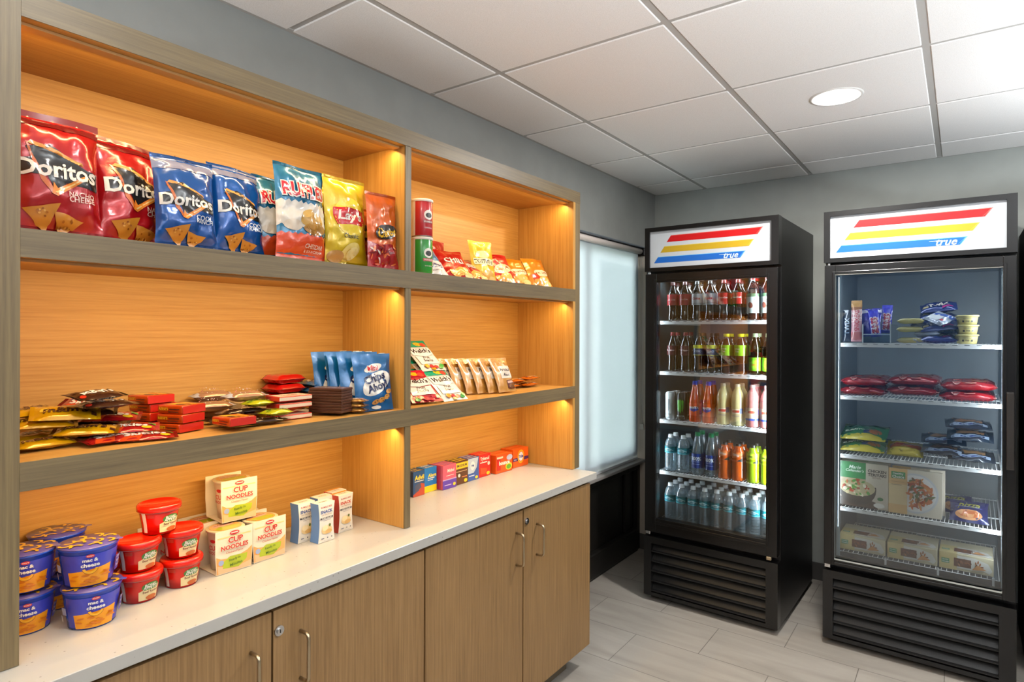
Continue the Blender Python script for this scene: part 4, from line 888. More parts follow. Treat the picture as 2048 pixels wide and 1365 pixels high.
def redbowl():
    t = empty('soup_bowl'); pr = [(.031, .0), (.0335, .022), (.0375, .042), (.040, .050)]
    mb = MB(); mb.lathe([(.029, .001), (.031, 0)] + pr[1:], plastic('#d01408', .2), 40)
    mp = cone_map(pr); D = [(rect(-.05, .004, -.040, .046), '#e8dcd4'), (rect(-.036, .036, -.022, .044), '#b8301c'), (poly((-.012, .004), (.03, .004), (.033, .03), (.02, .036), (-.012, .022)), '#ecd9a4'), (ell(.012, .031, .018, .009), '#3c7a2e'), (T('BOWL', .012, .034, w=.024, bold=.05), WHT), (T('APPETIT', .012, .029, w=.03, bold=.05), WHT), (rect(-.006, .017, .03, .025), '#ecd9a4'), (T('Beef Ravioli', .012, .021, w=.032, bold=.04), '#6a2410'), (ell(.014, .009, .012, .005), '#b85a1e')]
    paint(mb, mp, D, 1, ink, .006); mb.build('bowl', t)
    mb = MB(); mb.lathe([(.0405, .047), (.0425, .048), (.0425, .057), (.040, .0605), (.036, .0615), (.034, .0595), (.001, .0595)], plastic('#da1a08', .18), 40, cap=False); mb.build('lid', t)
    mb = MB(); mb.lathe([(.0398, .0465), (.041, .0466), (.0398, .0476)], plastic('#e8c8bc', .3), 40, cap=False); mb.build('rim', t); return t
rb = redbowl(); G7 = 'red microwave soup bowls on the counter'
for k, (x, y, z_, rz) in enumerate(((.176, .628, 0, 4), (.170, .627, 1, 8), (.168, .724, 0, 2), (.162, .727, 1, -4), (.156, .678, 2, 8), (.055, .628, 0, 0))):
    place(rb, TM(x, y, zc + z_ * .062 * 1.1, 78 + rz, s=1.1), ['red soup bowl, bottom left of the pyramid', 'red soup bowl, second up on the left of the pyramid', 'red soup bowl, bottom right of the pyramid', 'red soup bowl, second up on the right, next to the noodle cups', 'red soup bowl crowning the pyramid', 'red soup bowl at the back behind the pyramid'][k], 'soup bowl', G7)
def cupn():
    t = empty('noodle_cup'); W, H, D_ = .085, .095, .082
    pr = [(.029, .0), (.0315, .03), (.0345, .06), (.0375, .086)]
    mb = MB(); mb.lathe([(.027, .003), (.029, .002)] + pr[1:] + [(.040, .087), (.040, .0905)], plastic('#e2d2ba', .5), 36, c=(0, D_ / 2, 0))
    m0 = cone_map(pr)
    def mside(u, v):
        p, n = m0(u - .0555, v); return p + Vector((0, D_ / 2, 0)), n
    paint(mb, mside, [(ell(.012, .068, .008, .004), '#c8242a')] + outl('CUP', .012, .053, '#c8342c', '#f0e2cc', b=.04, ob=.12, w=.03) + outl('NOODLES', .012, .041, '#c8342c', '#f0e2cc', b=.04, ob=.12, w=.04), 1, ink, .006); mb.build('cup', t)
    mb = MB(); mb.lathe([(.0001, .0915), (.0405, .091), (.041, .0905)], foil('#e6d9b0', .4, .05), 36, c=(0, D_ / 2, 0), cap=False)
    up = plane_map((0, D_ / 2, .0917), (1, 0, 0), (0, 1, 0)); paint(mb, up, [(ell(0, .0, .034), '#dfa45a'), (ell(.0, -.012, .028, .014), '#a8b41e'), (ell(0, .012, .024, .012), '#e0b098'), (T('CUP NOODLES', 0, .013, w=.04, bold=.05), '#c8342c')], 1, fink); mb.build('film_lid', t)
    mb = MB(); C = board('#e9dcc2'); g = .003
    for y0, sgn in ((0, 1), (D_, -1)):
        a = [(-W / 2 + g, 0), (W / 2 - g, 0), (W / 2, H * .45), (W / 2, H), (-W / 2, H), (-W / 2, H * .45)]
        mb.prism(a, min(y0, y0 + sgn * .0012), max(y0, y0 + sgn * .0012), C, 'y')
    mb.box(-W / 2 + g, .001, 0, W / 2 - g, D_ - .001, .0012, C)
    f = front(0); D = [(rect(-.038, .078, .038, .081), '#e8cf8a'), (poly((-.039, .002), (.039, .002), (.041, .048), (.03, .04), (.0, .03), (-.03, .034), (-.0405, .04)), '#e8a35c'), (poly((-.036, .002), (.038, .002), (.040, .016), (0, .008), (-.038, .02)), '#e2b48a'),
         (poly((-.026, .012), (.010, .008), (.028, .022), (.030, .034), (-.01, .036), (-.026, .026)), '#a8b624'), (ell(-.03, .026, .006, .006), '#9aa8cc'), (ell(0, .087, .011, .0045), '#c8242a'), (rect(-.008, .086, .008, .0885), '#f0d8c8')]
    D += outl('CUP', .002, .072, '#c2362c', '#f6ead2', b=.05, ob=.13, w=.036, taper=0) + outl('NOODLES', 0, .057, '#c2362c', '#f6ead2', b=.05, ob=.13, w=.064)
    D += [(T('Chicken Flavor', 0, .046, w=.04, bold=.01), '#b8482c'), (T('Ready in', .0, .028, w=.026, bold=.03, rot=.1), '#4a6a1a'), (T('Minutes', .003, .018, w=.028, bold=.03, rot=.1), '#4a6a1a')]
    paint(mb, f, D); mb.build('sleeve', t); return t
cn = cupn(); G8 = 'sleeved noodle cups on the counter'
for k, (x, y, z_, rz) in enumerate(((.200, .838, 0, -2), (.196, .938, 0, 0), (.146, .882, 1, -4), (.100, .838, 0, 0), (.100, .938, 0, 0), (.094, .740, 0, 0))):
    place(cn, TM(x, y, zc + z_ * .0965 * 1.13, 90 + rz, s=1.13), ['noodle cup in a printed sleeve, front left of the group', 'noodle cup in a printed sleeve, front right of the group', 'noodle cup in a printed sleeve standing on top of the others', 'noodle cup in the back row under the top cup', 'noodle cup in the back row on the right', 'noodle cup at the back behind the red bowls'][k], 'noodle cup', G8)
def snackbox(side, seed):
    """carton with waisted sides"""
    mb = MB(); W, H, D_ = .058, .112, .036; C = board('#e8e2d8'); S = board(side)
    def wd(v): return W / 2 - .0045 * math.sin(PI * v / H) ** 1.0
    n = 10; zs = [H * i / n for i in range(n + 1)]
    for i in range(n):
        a, b = zs[i], zs[i + 1]; wa, wb = wd(a), wd(b)
        mb.add([(-wa, 0, a), (wa, 0, a), (wb, 0, b), (-wb, 0, b)], [(0, 1, 2, 3)], C); mb.add([(wa, D_, a), (-wa, D_, a), (-wb, D_, b), (wb, D_, b)], [(0, 1, 2, 3)], C)
        ia, ib = W / 2 - .002 - .006 * math.sin(PI * a / H), W / 2 - .002 - .006 * math.sin(PI * b / H)
        mb.add([(-wa, D_, a), (-wa, 0, a), (-wb, 0, b), (-wb, D_, b)], [(0, 1, 2, 3)], S); mb.add([(wa, 0, a), (wa, D_, a), (wb, D_, b), (wb, 0, b)], [(0, 1, 2, 3)], S)
    mb.add([(-W / 2, 0, H), (W / 2, 0, H), (W / 2, D_, H), (-W / 2, D_, H)], [(0, 1, 2, 3)], C); mb.add([(-W / 2, 0, 0), (W / 2, 0, 0), (W / 2, D_, 0), (-W / 2, D_, 0)], [(3, 2, 1, 0)], C)
    f = front(0); tc = '#4a5f9a' if side != '#b8341c' else '#c2402a'
    paint(mb, f, [(T('BUMBLE BEE', 0, .100, w=.038, bold=.02), '#c2706a'), (T('SNACK', 0, .087, w=.042, bold=.07), tc), (T('ON THE RUN!', 0, .078, w=.036, bold=.02), '#a89088'), (rect(-.022, .066, .022, .071), '#2a2a3a'), (T('TUNA SALAD', 0, .0685, w=.036, bold=.04), WHT), (rect(-.012, .061, .014, .062), '#8a8a9a'),
        (ell(.0, .034, .018, .012), '#e3c690'), (ell(-.006, .04, .010, .008), '#efdcae'), (ell(.006, .029, .012, .006), '#d2a868'), (ell(.010, .046, .0035, .0045), '#5a6a2a'), (rect(-.02, .010, -.01, .013), '#7a7a8a'), (ell(.002, .0115, .002), '#5a5a6a'), (ell(.016, .0115, .002), '#5a5a6a'), (rect(-.012, .004, .012, .005), '#a8a8b0')])
    top = plane_map((0, 0, H), (1, 0, 0), (0, 1, 0)); paint(mb, top, [(T('SNACK', 0, .016, w=.03, bold=.05), '#8a7a78')] + ([(rect(-.029, .026, .029, .036), '#e0942a')] if side == '#b8341c' else []))
    sd = plane_map((-W / 2 - .0002, D_, 0), (0, -1, 0), (0, 0, 1))
    return mb.build('snack_box')
bb = snackbox('#5a82c0', 1); br_ = snackbox('#b8341c', 2)
for src, x, y, rz, lab in ((bb, .158, 1.078, 2, 'white snack kit box with blue side, leftmost and set back'), (bb, .205, 1.112, 2, 'white snack kit box with blue side, standing furthest forward'), (bb, .15, 1.15, 2, 'white snack kit box with blue side, behind the front one'), (br_, .175, 1.204, 4, 'white snack kit box with red side, at the right'), (br_, .13, 1.214, 4, 'white snack kit box with red side, behind the right one')):
    place(src, TM(x, y, zc, 90 + rz, s=1.0), lab, 'snack box', 'snack kit boxes on the counter')

# ---------------------------------------------------------------- medicine and laundry cartons, right bay of the counter
def med(w, h, d, col, faces, n, y, x, g, lab, rz=0, gap=.0024, top=None):
    b = box_pack('medicine_box' if 'medicine' in lab else 'laundry_box', w, h, d, col, faces, .0008)
    words_ = ['front', 'second', 'third', 'fourth', 'fifth', 'sixth']
    for k in range(n):
        place(b, TM(x - k * (d + gap), y, zc, 90 + rz), f'{lab}, {words_[k]} box of its row', 'medicine box' if 'medicine' in lab else 'laundry product box', g)
GM = 'small medicine boxes lined up on the counter'
med(.058, .092, .017, '#17395f', {'front': [(rect(-.029, 0, .029, .092), '#1c4a7c'), (poly((-.029, 0), (.029, 0), (.029, .04), (.01, .046), (-.0, .02), (-.029, .008)), '#b8482a'), (poly((-.02, .012), (.012, .03), (.006, .05), (-.02, .04)), '#4a4e66'), (T('Advil', .002, .068, w=.048, bold=.06), '#f2d21e'), (rect(-.022, .053, .024, .056), '#d8dce4')], 'top': [(T('Advil', 0, .009, w=.03, bold=.05), '#f2d21e')]}, 3, 1.618, .070, GM, 'dark blue and red medicine box beside the divider')
med(.066, .092, .021, '#1474c0', {'front': [(rect(-.033, 0, .033, .024), '#f0cc14'), (T('Aleve', .008, .062, w=.044, bold=.06), '#f4dc2a'), (rect(-.016, .05, .02, .053), WHT), (rect(-.016, .044, .012, .046), WHT)], 'top': [(T('Aleve', 0, .011, w=.04, bold=.05), WHT)]}, 2, 1.688, .062, GM, 'bright blue and yellow medicine box')
med(.076, .092, .014, '#d05a72', {'front': [(rect(-.039, 0, .039, .034), '#5a3aa0'), (rect(-.039, .034, .039, .038), '#b8a0c8'), (T('Midol', .006, .07, w=.038, bold=.05), WHT), (rect(-.02, .05, .022, .052), WHT), (ell(.026, .014, .008, .006), '#e8c41e'), (rect(-.03, .014, .008, .017), '#c8b8e0')], 'top': [(rect(-.03, .003, .03, .011), '#8a4aa0')], 'left': [(rect(-.014, .0, 0, .092), '#c83a5e')]}, 5, 1.766, .088, GM, 'pink and purple medicine box')
med(.076, .092, .018, '#5a3416', {'front': [(rect(-.038, .062, .038, .086), '#ecc61c'), (T('IMODIUM', 0, .074, w=.06, bold=.05), '#2a2a2a'), (ell(-.016, .036, .007), '#e8e0d4'), (rect(-.034, .05, .03, .053), '#c8a884'), (ell(.022, .012, .010, .007), '#e8c41e'), (rect(0, .026, .03, .03), '#c87a4a')], 'top': [(rect(-.038, 0, .038, .018), '#3a2412'), (rect(-.03, .005, .03, .012), '#ecc61c')]}, 3, 1.846, .080, GM, 'yellow and brown medicine box')
med(.070, .092, .018, '#37589e', {'front': [(poly((-.035, .03), (.0, .03), (.02, .05), (.03, .09), (-.035, .09)), '#b8c8e0'), (ell(-.006, .06, .014, .018), '#e0e8f4'), (T('PM', -.006, .06, w=.016, bold=.05), '#37589e'), (ell(.018, .010, .009, .006), '#e8c41e'), (rect(-.03, .018, .004, .022), '#c8d4ec')], 'top': [(rect(-.03, .005, .03, .012), '#c8a8b8')]}, 3, 1.921, .078, GM, 'pale and dark blue medicine box')
med(.078, .094, .018, '#cc2014', {'front': [(T('Tylenol', 0, .074, w=.058, bold=.06), WHT), (rect(-.03, .058, .016, .062), WHT), (ell(.026, .052, .008), '#e8e0d4'), (poly((-.03, .012), (.01, .012), (.016, .034), (-.03, .04)), '#e04a1a'), (ell(.022, .012, .011, .007), '#e8c41e')], 'top': [(rect(-.03, .005, .03, .010), '#e86a5a')]}, 3, 1.998, .074, GM, 'red and white medicine box')
GL = 'orange laundry boxes at the right end of the counter'
med(.108, .078, .034, '#dd5412', {'front': [(ell(.03, .022, .022, .016), '#e8c41e'), (ell(.03, .02, .016, .010), '#5a9a2a'), (rect(-.05, .012, -.024, .062), '#c21c12'), (T('bounce', .0, .042, w=.07, bold=.08), '#f4ece0'), (ell(.034, .06, .02, .012), '#b8c0e0'), (rect(-.05, .062, -.01, .07), '#f0d8c0')], 'top': [(rect(-.04, .01, .04, .014), '#f09a50')]}, 2, 2.110, .092, GL, 'orange dryer sheet laundry box', rz=-3)
med(.112, .082, .034, '#e25a10', {'front': [(rect(-.056, .028, .056, .042), '#4a2060'), (ell(.0, .046, .024, .030), '#f0b41e'), (ell(.0, .046, .019, .024), '#e8742a'), (ell(0, .046, .016, .02), '#e8e4f0'), (T('Tide', .0, .046, w=.034, bold=.09, rot=.1), '#2a2a7a'), (T('PODS', -.042, .035, w=.018, bold=.04), WHT)], 'top': [(rect(-.05, .008, .05, .012), '#f08a40'), (rect(-.05, .02, .05, .024), '#c8440c')]}, 2, 2.242, .085, GL, 'orange and purple detergent laundry box', rz=-2)

# ================================================================ COOLER CONTENTS
def drink(c, r=.07): return mat('drink', c, r, coat=1)
def bottle(name, R, H, body, cap, lz, lcol, des, liquid=None, style='soda', lab_r=1.01, capr=.0135, liqtop=.82):
    t = empty(name)
    if style == 'soda': pr = [(.6, 0), (.86, .01), (.94, .04), (.97, .10), (.86, .22), (.84, .32), (.97, .46), (1, .56), (.97, .66), (.80, .76), (.56, .84), (.40, .90), (.38, .94)]
    elif style == 'straight': pr = [(.86, 0), (.97, .012), (1, .03), (1, .62), (.98, .68), (.86, .76), (.66, .83), (.46, .89), (.44, .935)]
    elif style == 'sport': pr = [(.86, 0), (.98, .012), (1, .03), (.97, .26), (.93, .30), (.97, .34), (1, .62), (.96, .70), (.78, .80), (.58, .86), (.54, .93)]
    elif style == 'slim': pr = [(.86, 0), (.97, .012), (1, .03), (1, .45), (.92, .56), (.74, .68), (.56, .80), (.44, .90), (.42, .935)]
    else:  # ribbed water bottle
        pr = [(.80, 0), (.95, .01)]
        for i in range(7): z = .03 + i * .075; pr += [(1, z), (1, z + .045), (.95, z + .060)]
        pr += [(1, .56), (1, .70), (.94, .77), (.72, .86), (.46, .915), (.43, .94)]
    P = [(r * R, z * H) for r, z in pr]
    mb = MB(); n = 20 if style == 'water' else 28
    mb.lathe(P, body, n); mb.build('body', t)
    if liquid:
        Q = [(r * .94, z + .0015) for r, z in P if z < liqtop * H]; mb = MB(); mb.lathe(Q, liquid, n); mb.build('drink', t)
    mb = MB(); zc_ = P[-1][1]; cr_ = capr
    mb.lathe([(cr_ * 1.08, zc_ - .006), (cr_ * 1.08, zc_ - .001), (cr_, zc_), (cr_, H - .001), (cr_ - .001, H), (.0001, H)], plastic(cap, .35), 20, cap=False); mb.build('cap', t)
    if lz:
        z0, z1 = lz[0] * H, lz[1] * H
        def rad(v):
            for (r0, a), (r1, b) in zip(P, P[1:]):
                if a <= v <= b: return r0 + (r1 - r0) * (v - a) / (b - a + 1e-9)
            return R
        rr = max(rad(z0 + (z1 - z0) * k / 6) for k in range(7)) * lab_r
        def mp(u, v): a = u / rr; return Vector((rr * math.sin(a), -rr * math.cos(a), z0 + v)), Vector((math.sin(a), -math.cos(a), 0))
        mb = MB(); mb.lathe([(rr, z0), (rr, z1)], plastic(lcol, .35), 28, cap=False)
        paint(mb, mp, des, 1, ink, .007); mb.build('label', t)
    return t
def drinkcan(name, col, des, metal=.3):
    t = empty(name); R, H = .029, .15
    mb = MB(); mb.lathe([(.022, 0), (.024, .003), (R, .010), (R, H - .013), (.0245, H - .003), (.025, H), (.0235, H - .001), (.0225, H - .004), (.0001, H - .004)], mat('can_metal' , col, .3, metal), 30, cap=False)
    def mp(u, v): a = u / R; return Vector((R * math.sin(a), -R * math.cos(a), v)), Vector((math.sin(a), -math.cos(a), 0))
    paint(mb, mp, des, 1, ink, .006); mb.build('can_body', t)
    mb = MB(); mb.lathe([(.0245, H - .002), (.0256, H - .0005), (.0245, H + .001), (.0235, H - .001)], M_CHROME, 30, cap=False); mb.build('rim', t)
    return t
COLA = drink('#0c0504')
bcola = bottle('drink_bottle', .031, .208, COLA, '#3a1012', (.40, .68), '#8e1520', [(T('Coca-Cola', 0, .03, w=.05, bold=.03, shear=.3), '#c9a8a4')])
bdiet = bottle('drink_bottle', .031, .208, COLA, '#1a1a1a', (.40, .68), '#aeb2b6', [(T('Coke', 0, .034, w=.04, bold=.07, shear=.1), '#a81c24'), (rect(-.09, .006, .09, .010), '#8c9094')])
bcoke = bottle('drink_bottle', .031, .208, COLA, '#6a1214', (.40, .68), '#c01a18', [(T('Coca-Cola', 0, .034, w=.05, bold=.04, shear=.3), WHT)])
btall = bottle('drink_bottle', .033, .215, drink('#2c1209'), '#c8201c', (.16, .62), '#b9c4c0', [(rect(-.1, .082, .1, .099), '#4a6a4a'), (ell(-.008, .04, .012, .015, rot=.3), '#7a4030'), (T('LEAF', .018, .07, w=.02, bold=.02), '#4a5a6a'), (rect(.01, .03, .028, .032), '#6a7a8a')], style='straight')
bdrp = bottle('drink_bottle', .031, .212, COLA, '#7a1a22', (.42, .66), '#4a1018', [(T('Dr Pepper', 0, .026, w=.05, bold=.05, shear=.25), '#e0c8c8')])
bpep = bottle('drink_bottle', .031, .208, COLA, '#141414', (.44, .70), '#263a63', [(rect(-.1, .036, .1, .054), '#c8cc1e'), (T('ZERO', 0, .022, w=.04, bold=.05), '#a8b8d0'), (rect(-.1, 0, .1, .003), '#b8bc3a')])
btea = bottle('drink_bottle', .032, .205, drink('#3a1608'), '#dcd21e', (.46, .72), '#8cc21e', [(T('Green', -.01, .035, w=.03, bold=.04), WHT), (T('Tea', -.01, .022, w=.02, bold=.04), WHT)], style='sport', capr=.016)
bgrn = bottle('drink_bottle', .031, .208, glass('green_tinted_bottle', '#7a9a5a', 2, .05), '#8a9a78', (.10, .42), '#6cb81e', [(ell(0, .033, .02, .022), '#8ad02a'), (T('LIME', 0, .03, w=.026, bold=.04), '#b85a1e')], liquid=drink('#23401c'))
bfan = bottle('drink_bottle', .033, .215, drink('#c8420a'), '#1c3cc0', (.16, .46), '#e8560c', [(poly((-.024, .028), (0, .02), (.024, .03), (.026, .044), (-.026, .044)), '#1e2e9a'), (T('FANTA', 0, .042, w=.052, bold=.09), WHT)], style='slim')
LEM = drink('#c9c08a', .12)
blem = bottle('drink_bottle', .033, .21, LEM, '#c8bfa0', (.16, .44), '#cfc18a', [(rect(-.02, .028, .022, .052), '#e9dcc0'), (poly((-.018, .034), (.018, .034), (.02, .046), (-.016, .046)), '#c83a2a'), (rect(.022, .03, .04, .056), '#4a6ab8'), (T('Lemonade', 0, .018, w=.04, bold=.03), '#7a6a9a')], style='straight')
bpnk = bottle('drink_bottle', .033, .21, drink('#c07a78', .12), '#c8a8a0', (.16, .46), '#d8b8a0', [(rect(-.02, .03, .022, .052), '#e0c8a8'), (poly((-.018, .036), (.018, .036), (.02, .048), (-.016, .048)), '#c84a3a'), (rect(-.1, 0, .1, .010), '#2a4ab0'), (rect(.022, .03, .04, .056), '#7a6ac0')], style='straight')
bwat = bottle('water_bottle', .031, .195, M_WATER, '#dfe6ea', (.50, .68), '#158a9c', [(rect(-.1, .0, .1, .006), '#5ac0d0'), (poly((-.03, .012), (0, .022), (.03, .012), (.03, .016), (0, .027), (-.03, .016)), '#bfe6ec'), (T('WATER', 0, .014, w=.03, bold=.03), '#e8f6f8'), (rect(-.1, .029, .1, .035), '#0e6a6e')], style='water')
bsp = bottle('drink_bottle', .032, .222, M_WATER, '#158a52', (.16, .50), '#1b3f96', [(T('100%', 0, .05, w=.052, bold=.07), '#e8eef8'), (T('recycled', 0, .034, w=.03, bold=.03), '#a8bce8'), (rect(-.02, .02, .02, .022), '#a8bce8')], style='slim')
bora = bottle('drink_bottle', .034, .185, drink('#c0500a', .1), '#1a1a1a', (.52, .80), '#e0601a', [(poly((-.03, .014), (-.03, .046), (.03, .046), (.03, .034)), '#f08a4a'), (T('ZERO', -.004, .034, w=.036, bold=.07, rot=-.15), '#f6e6dc'), (poly((.0, .004), (.03, .02), (.03, 0)), '#1a1a1a')], style='sport', lab_r=.995)
blim = bottle('drink_bottle', .034, .185, drink('#7f9a10', .1), '#1a1a1a', (.52, .80), '#a8cc1c', [(poly((-.03, .014), (-.03, .046), (.03, .046), (.03, .034)), '#c8e03a'), (T('LIMET', -.004, .034, w=.036, bold=.07, rot=-.15), '#3a5a10'), (poly((.0, .004), (.03, .02), (.03, 0)), '#1a1a1a')], style='sport', lab_r=.995)
cwhite = drinkcan('energy_can', '#b9c0c2', [(poly((-.012, .06), (-.008, .05), (-.004, .11), (-.010, .112)), '#7a8488'), (poly((-.003, .055), (.002, .045), (.003, .112), (-.002, .112)), '#7a8488'), (poly((.006, .06), (.010, .052), (.011, .112), (.006, .11)), '#7a8488'), (T('ULTRA', 0, .03, w=.034, bold=.02), '#7a8488')])
claw = [(poly((-.016, .055), (-.012, .045), (-.006, .06), (-.005, .108), (-.013, .112), (-.018, .105)), '#4cb82a'), (poly((-.003, .05), (.002, .038), (.004, .06), (.003, .112), (-.004, .112)), '#4cb82a'), (poly((.008, .055), (.012, .045), (.017, .07), (.018, .104), (.011, .112), (.006, .106)), '#4cb82a')]
cblack = drinkcan('energy_can', '#101312', claw + [(T('MONSTER', 0, .025, w=.044, bold=.04), '#d8e0dc')])

ordw = ['first', 'second', 'third', 'fourth', 'fifth', 'sixth', 'seventh', 'eighth', 'ninth', 'tenth']
def in_cooler(F, x, y, z, rz=0, rx=0, ry=0, s=1): return F @ TM(x, y, z, rz, rx, ry, s)
def stock(z, items, shelf, rows, dy=.068):
    for r in range(rows):
        for k, (src, x, desc, cat) in enumerate(items):
            if r and x > .575: continue
            where = ('front row', 'second row', 'third row')[r]
            n = ordw[k]
            place(src, in_cooler(F1, x, .112 + dy * r, z, rz=(k * 37 + r * 91) % 15 - 7), f'{desc}, {n} from left, {where}, {shelf}, left cooler', cat, f'drinks on the {shelf} of the left cooler')
bt = 'bottle'
stock(SH1[3] + .0005, [(bcola, .115, 'cola bottle with dim red label', bt), (bcola, .183, 'cola bottle with dim red label', bt), (bdiet, .250, 'silver label cola bottle', bt), (bdiet, .320, 'silver label cola bottle', bt), (bcoke, .392, 'red label cola bottle', bt), (bcoke, .464, 'red label cola bottle', bt), (btall, .538, 'tea bottle with pale label', bt), (btall, .608, 'tea bottle with pale label', bt)], 'top shelf', 2)
stock(SH1[2] + .0005, [(bdrp, .115, 'maroon label soda bottle', bt), (bdrp, .188, 'maroon label soda bottle', bt), (bpep, .260, 'yellow striped cola bottle', bt), (bpep, .330, 'yellow striped cola bottle', bt), (btea, .405, 'yellow capped tea bottle', bt), (btea, .477, 'yellow capped tea bottle', bt), (bgrn, .548, 'green soda bottle', bt), (bgrn, .612, 'green soda bottle', bt)], 'second shelf', 2)
stock(SH1[1] + .0005, [(cwhite, .104, 'silver energy drink can', 'can'), (cblack, .168, 'black can with green claw marks', 'can'), (bfan, .240, 'orange soda bottle with blue cap', bt), (bfan, .312, 'orange soda bottle with blue cap', bt), (blem, .388, 'pale lemonade bottle', bt), (blem, .462, 'pale lemonade bottle', bt), (bpnk, .536, 'pink lemonade bottle', bt), (bpnk, .606, 'pink lemonade bottle', bt)], 'third shelf', 2)
stock(SH1[0] + .0005, [(bwat, .104, 'teal label water bottle', bt), (bwat, .176, 'teal label water bottle', bt), (bsp, .254, 'green capped blue label bottle', bt), (bsp, .327, 'green capped blue label bottle', bt), (bora, .398, 'orange sports drink bottle', bt), (bora, .468, 'orange sports drink bottle', bt), (blim, .540, 'lime sports drink bottle', bt), (blim, .611, 'lime sports drink bottle', bt)], 'fourth shelf', 2)
stock(.3665 + .06, [(bwat, .104 + .0635 * k, 'teal label water bottle', bt) for k in range(9)], 'bottom shelf', 3, .066)
# bottom wire rack raised off the cooler floor
def rack(F, W, z, name, label):
    t = empty(name); t.matrix_world = F @ Matrix.Translation((0, 0, 0)); mb = MB()
    mb.tube([(.052, .078, z - .003), (W - .052, .078, z - .003)], .003, M_WIRE, 6); mb.tube([(.052, .6, z - .003), (W - .052, .6, z - .003)], .003, M_WIRE, 6)
    n = int((W - .1) / .02)
    for i in range(n + 1):
        x = .052 + (W - .104) * i / n; mb.tube([(x, .078, z - .002), (x, .6, z - .002)], .0013, M_WIRE, 5)
    for x in (.06, W - .06):
        for y in (.09, .58): mb.tube([(x, y, .3665), (x, y, z - .003)], .003, M_WIRE, 6)
    mb.build('rack', t); tag(t, label, 'wire rack'); return t
rack(F1, .686, .4262, 'floor_rack', 'white wire rack under the water bottles at the bottom of the left cooler')
rack(F2, .7, .4205, 'floor_rack', 'white wire rack under the meal boxes at the bottom of the right cooler')

# ---------------------------------------------------------------- right cooler
def C(src, x, y, z, lab, cat, g, rz=0, rx=0, ry=0, s=1): return place(src, in_cooler(F2, x, y, z, rz, rx, ry, s), lab, cat, g)
zt_ = SH2[3] + .0015
twx = bag('ice_cream_bar', .045, .19, .02, '#a8683a', [(rect(-.5, 0, .5, 3.3), '#c9909a'), (poly((-.5, 3.2), (.5, 3.4), (.5, 2.2), (-.5, 2.0)), '#e8d0d0'), (T('SNICKERS', .05, 2.2, w=2.2, h=.5, bold=.05, rot=PI / 2), '#b8283a'), (rect(-.5, .2, .5, 1.0), '#b86a6a'), (rect(-.5, 3.6, .5, 4.3), '#b98a4a')], 101, nq=6, npp=14, sub=.01)
drk = bag('ice_cream_bar', .04, .15, .018, '#2a3446', [(T('TWIX', 0, 1.8, w=2.0, h=.5, bold=.05, rot=PI / 2), '#8a9ab0')], 102, nq=6, npp=12, sub=.01)
blu = bag('ice_cream_bar', .042, .13, .016, '#3434c8', [(rect(-.5, .2, .5, 2.9), '#3a3ad0'), (rect(-.42, .3, .42, 2.2), '#e4d8e8'), (rect(-.32, .4, .32, 2.1), '#b02a4a'), (T('TWIX', 0, 1.25, w=1.4, h=.4, bold=.06, rot=PI / 2), '#e8d0d8')], 103, nq=6, npp=12, sub=.01)
blu2 = bag('ice_cream_bar', .042, .13, .016, '#3a34c0', [(rect(-.5, 2.6, .5, 3.0), '#c8c8e8'), (poly((-.5, 1.0), (.5, 1.6), (.5, 2.0), (-.5, 1.4)), '#7a78e0')], 104, nq=6, npp=12, sub=.01)
GI = 'ice cream bars on the top shelf of the right cooler'
C(drk, .078, .13, zt_ + .004, 'dark wrapped ice cream bar standing at the far left', 'ice cream bar', GI, rx=-4)
C(twx, .118, .125, zt_ + .004, 'tall tan and red wrapped ice cream bar standing on end', 'ice cream bar', GI, rx=-3)
C(blu2, .165, .15, zt_ + .030, 'plain blue ice cream bar leaning behind the red labelled one', 'ice cream bar', GI, rx=-8, ry=-8)
C(blu2, .185, .18, zt_ + .034, 'plain blue ice cream bar furthest back in the clear bin', 'ice cream bar', GI, rx=-10, ry=4)
C(blu, .200, .125, zt_ + .028, 'blue ice cream bar with red label, tilted in the clear bin', 'ice cream bar', GI, rx=-8, ry=-8)
C(blu, .236, .15, zt_ + .045, 'blue ice cream bar with red label at the right of the bin', 'ice cream bar', GI, rx=-4, ry=2)
t = empty('clear_bin'); mb = MB()
for b in ((.146, .10, 0, .149, .42, .085), (.256, .10, 0, .259, .42, .085), (.149, .10, 0, .256, .102, .04), (.149, .418, 0, .256, .42, .05), (.146, .10, -.0005, .259, .42, .0015)): mb.box(*b, M_CLEAR)
mb.box(.1455, .0985, .0, .1495, .1005, .085, plastic('#c9d0d4')); mb.box(.2555, .0985, 0, .2595, .1005, .085, plastic('#c9d0d4')); mb.box(.1495, .0985, .036, .2555, .1005, .040, plastic('#9fb4d0'))
mb.build('bin', t); t.matrix_world = in_cooler(F2, 0, 0, zt_ + .0005); tag(t, 'clear plastic bin holding blue ice cream bars in the right cooler', 'bin')
yel = bag('ice_cream_sandwich', .105, .07, .024, '#d9cf7a', [(rect(-.3, .1, .3, .5), '#e6dc94'), (rect(-.5, .0, .5, .06), '#a8a05a')], 105, axis='u', nq=7, npp=10, sub=.02, seal=.04, wr=.5, metal=0, full=True)
for k in range(3): C(yel, .330 + .002 * (k % 2), .12, zt_ + .013 + .0245 * k, f'pale yellow wrapped ice cream sandwich, {["bottom", "middle", "top"][k]} of its stack', 'ice cream sandwich', 'pale yellow ice cream sandwiches', rx=-90, rz=(k * 7) % 5 - 2)
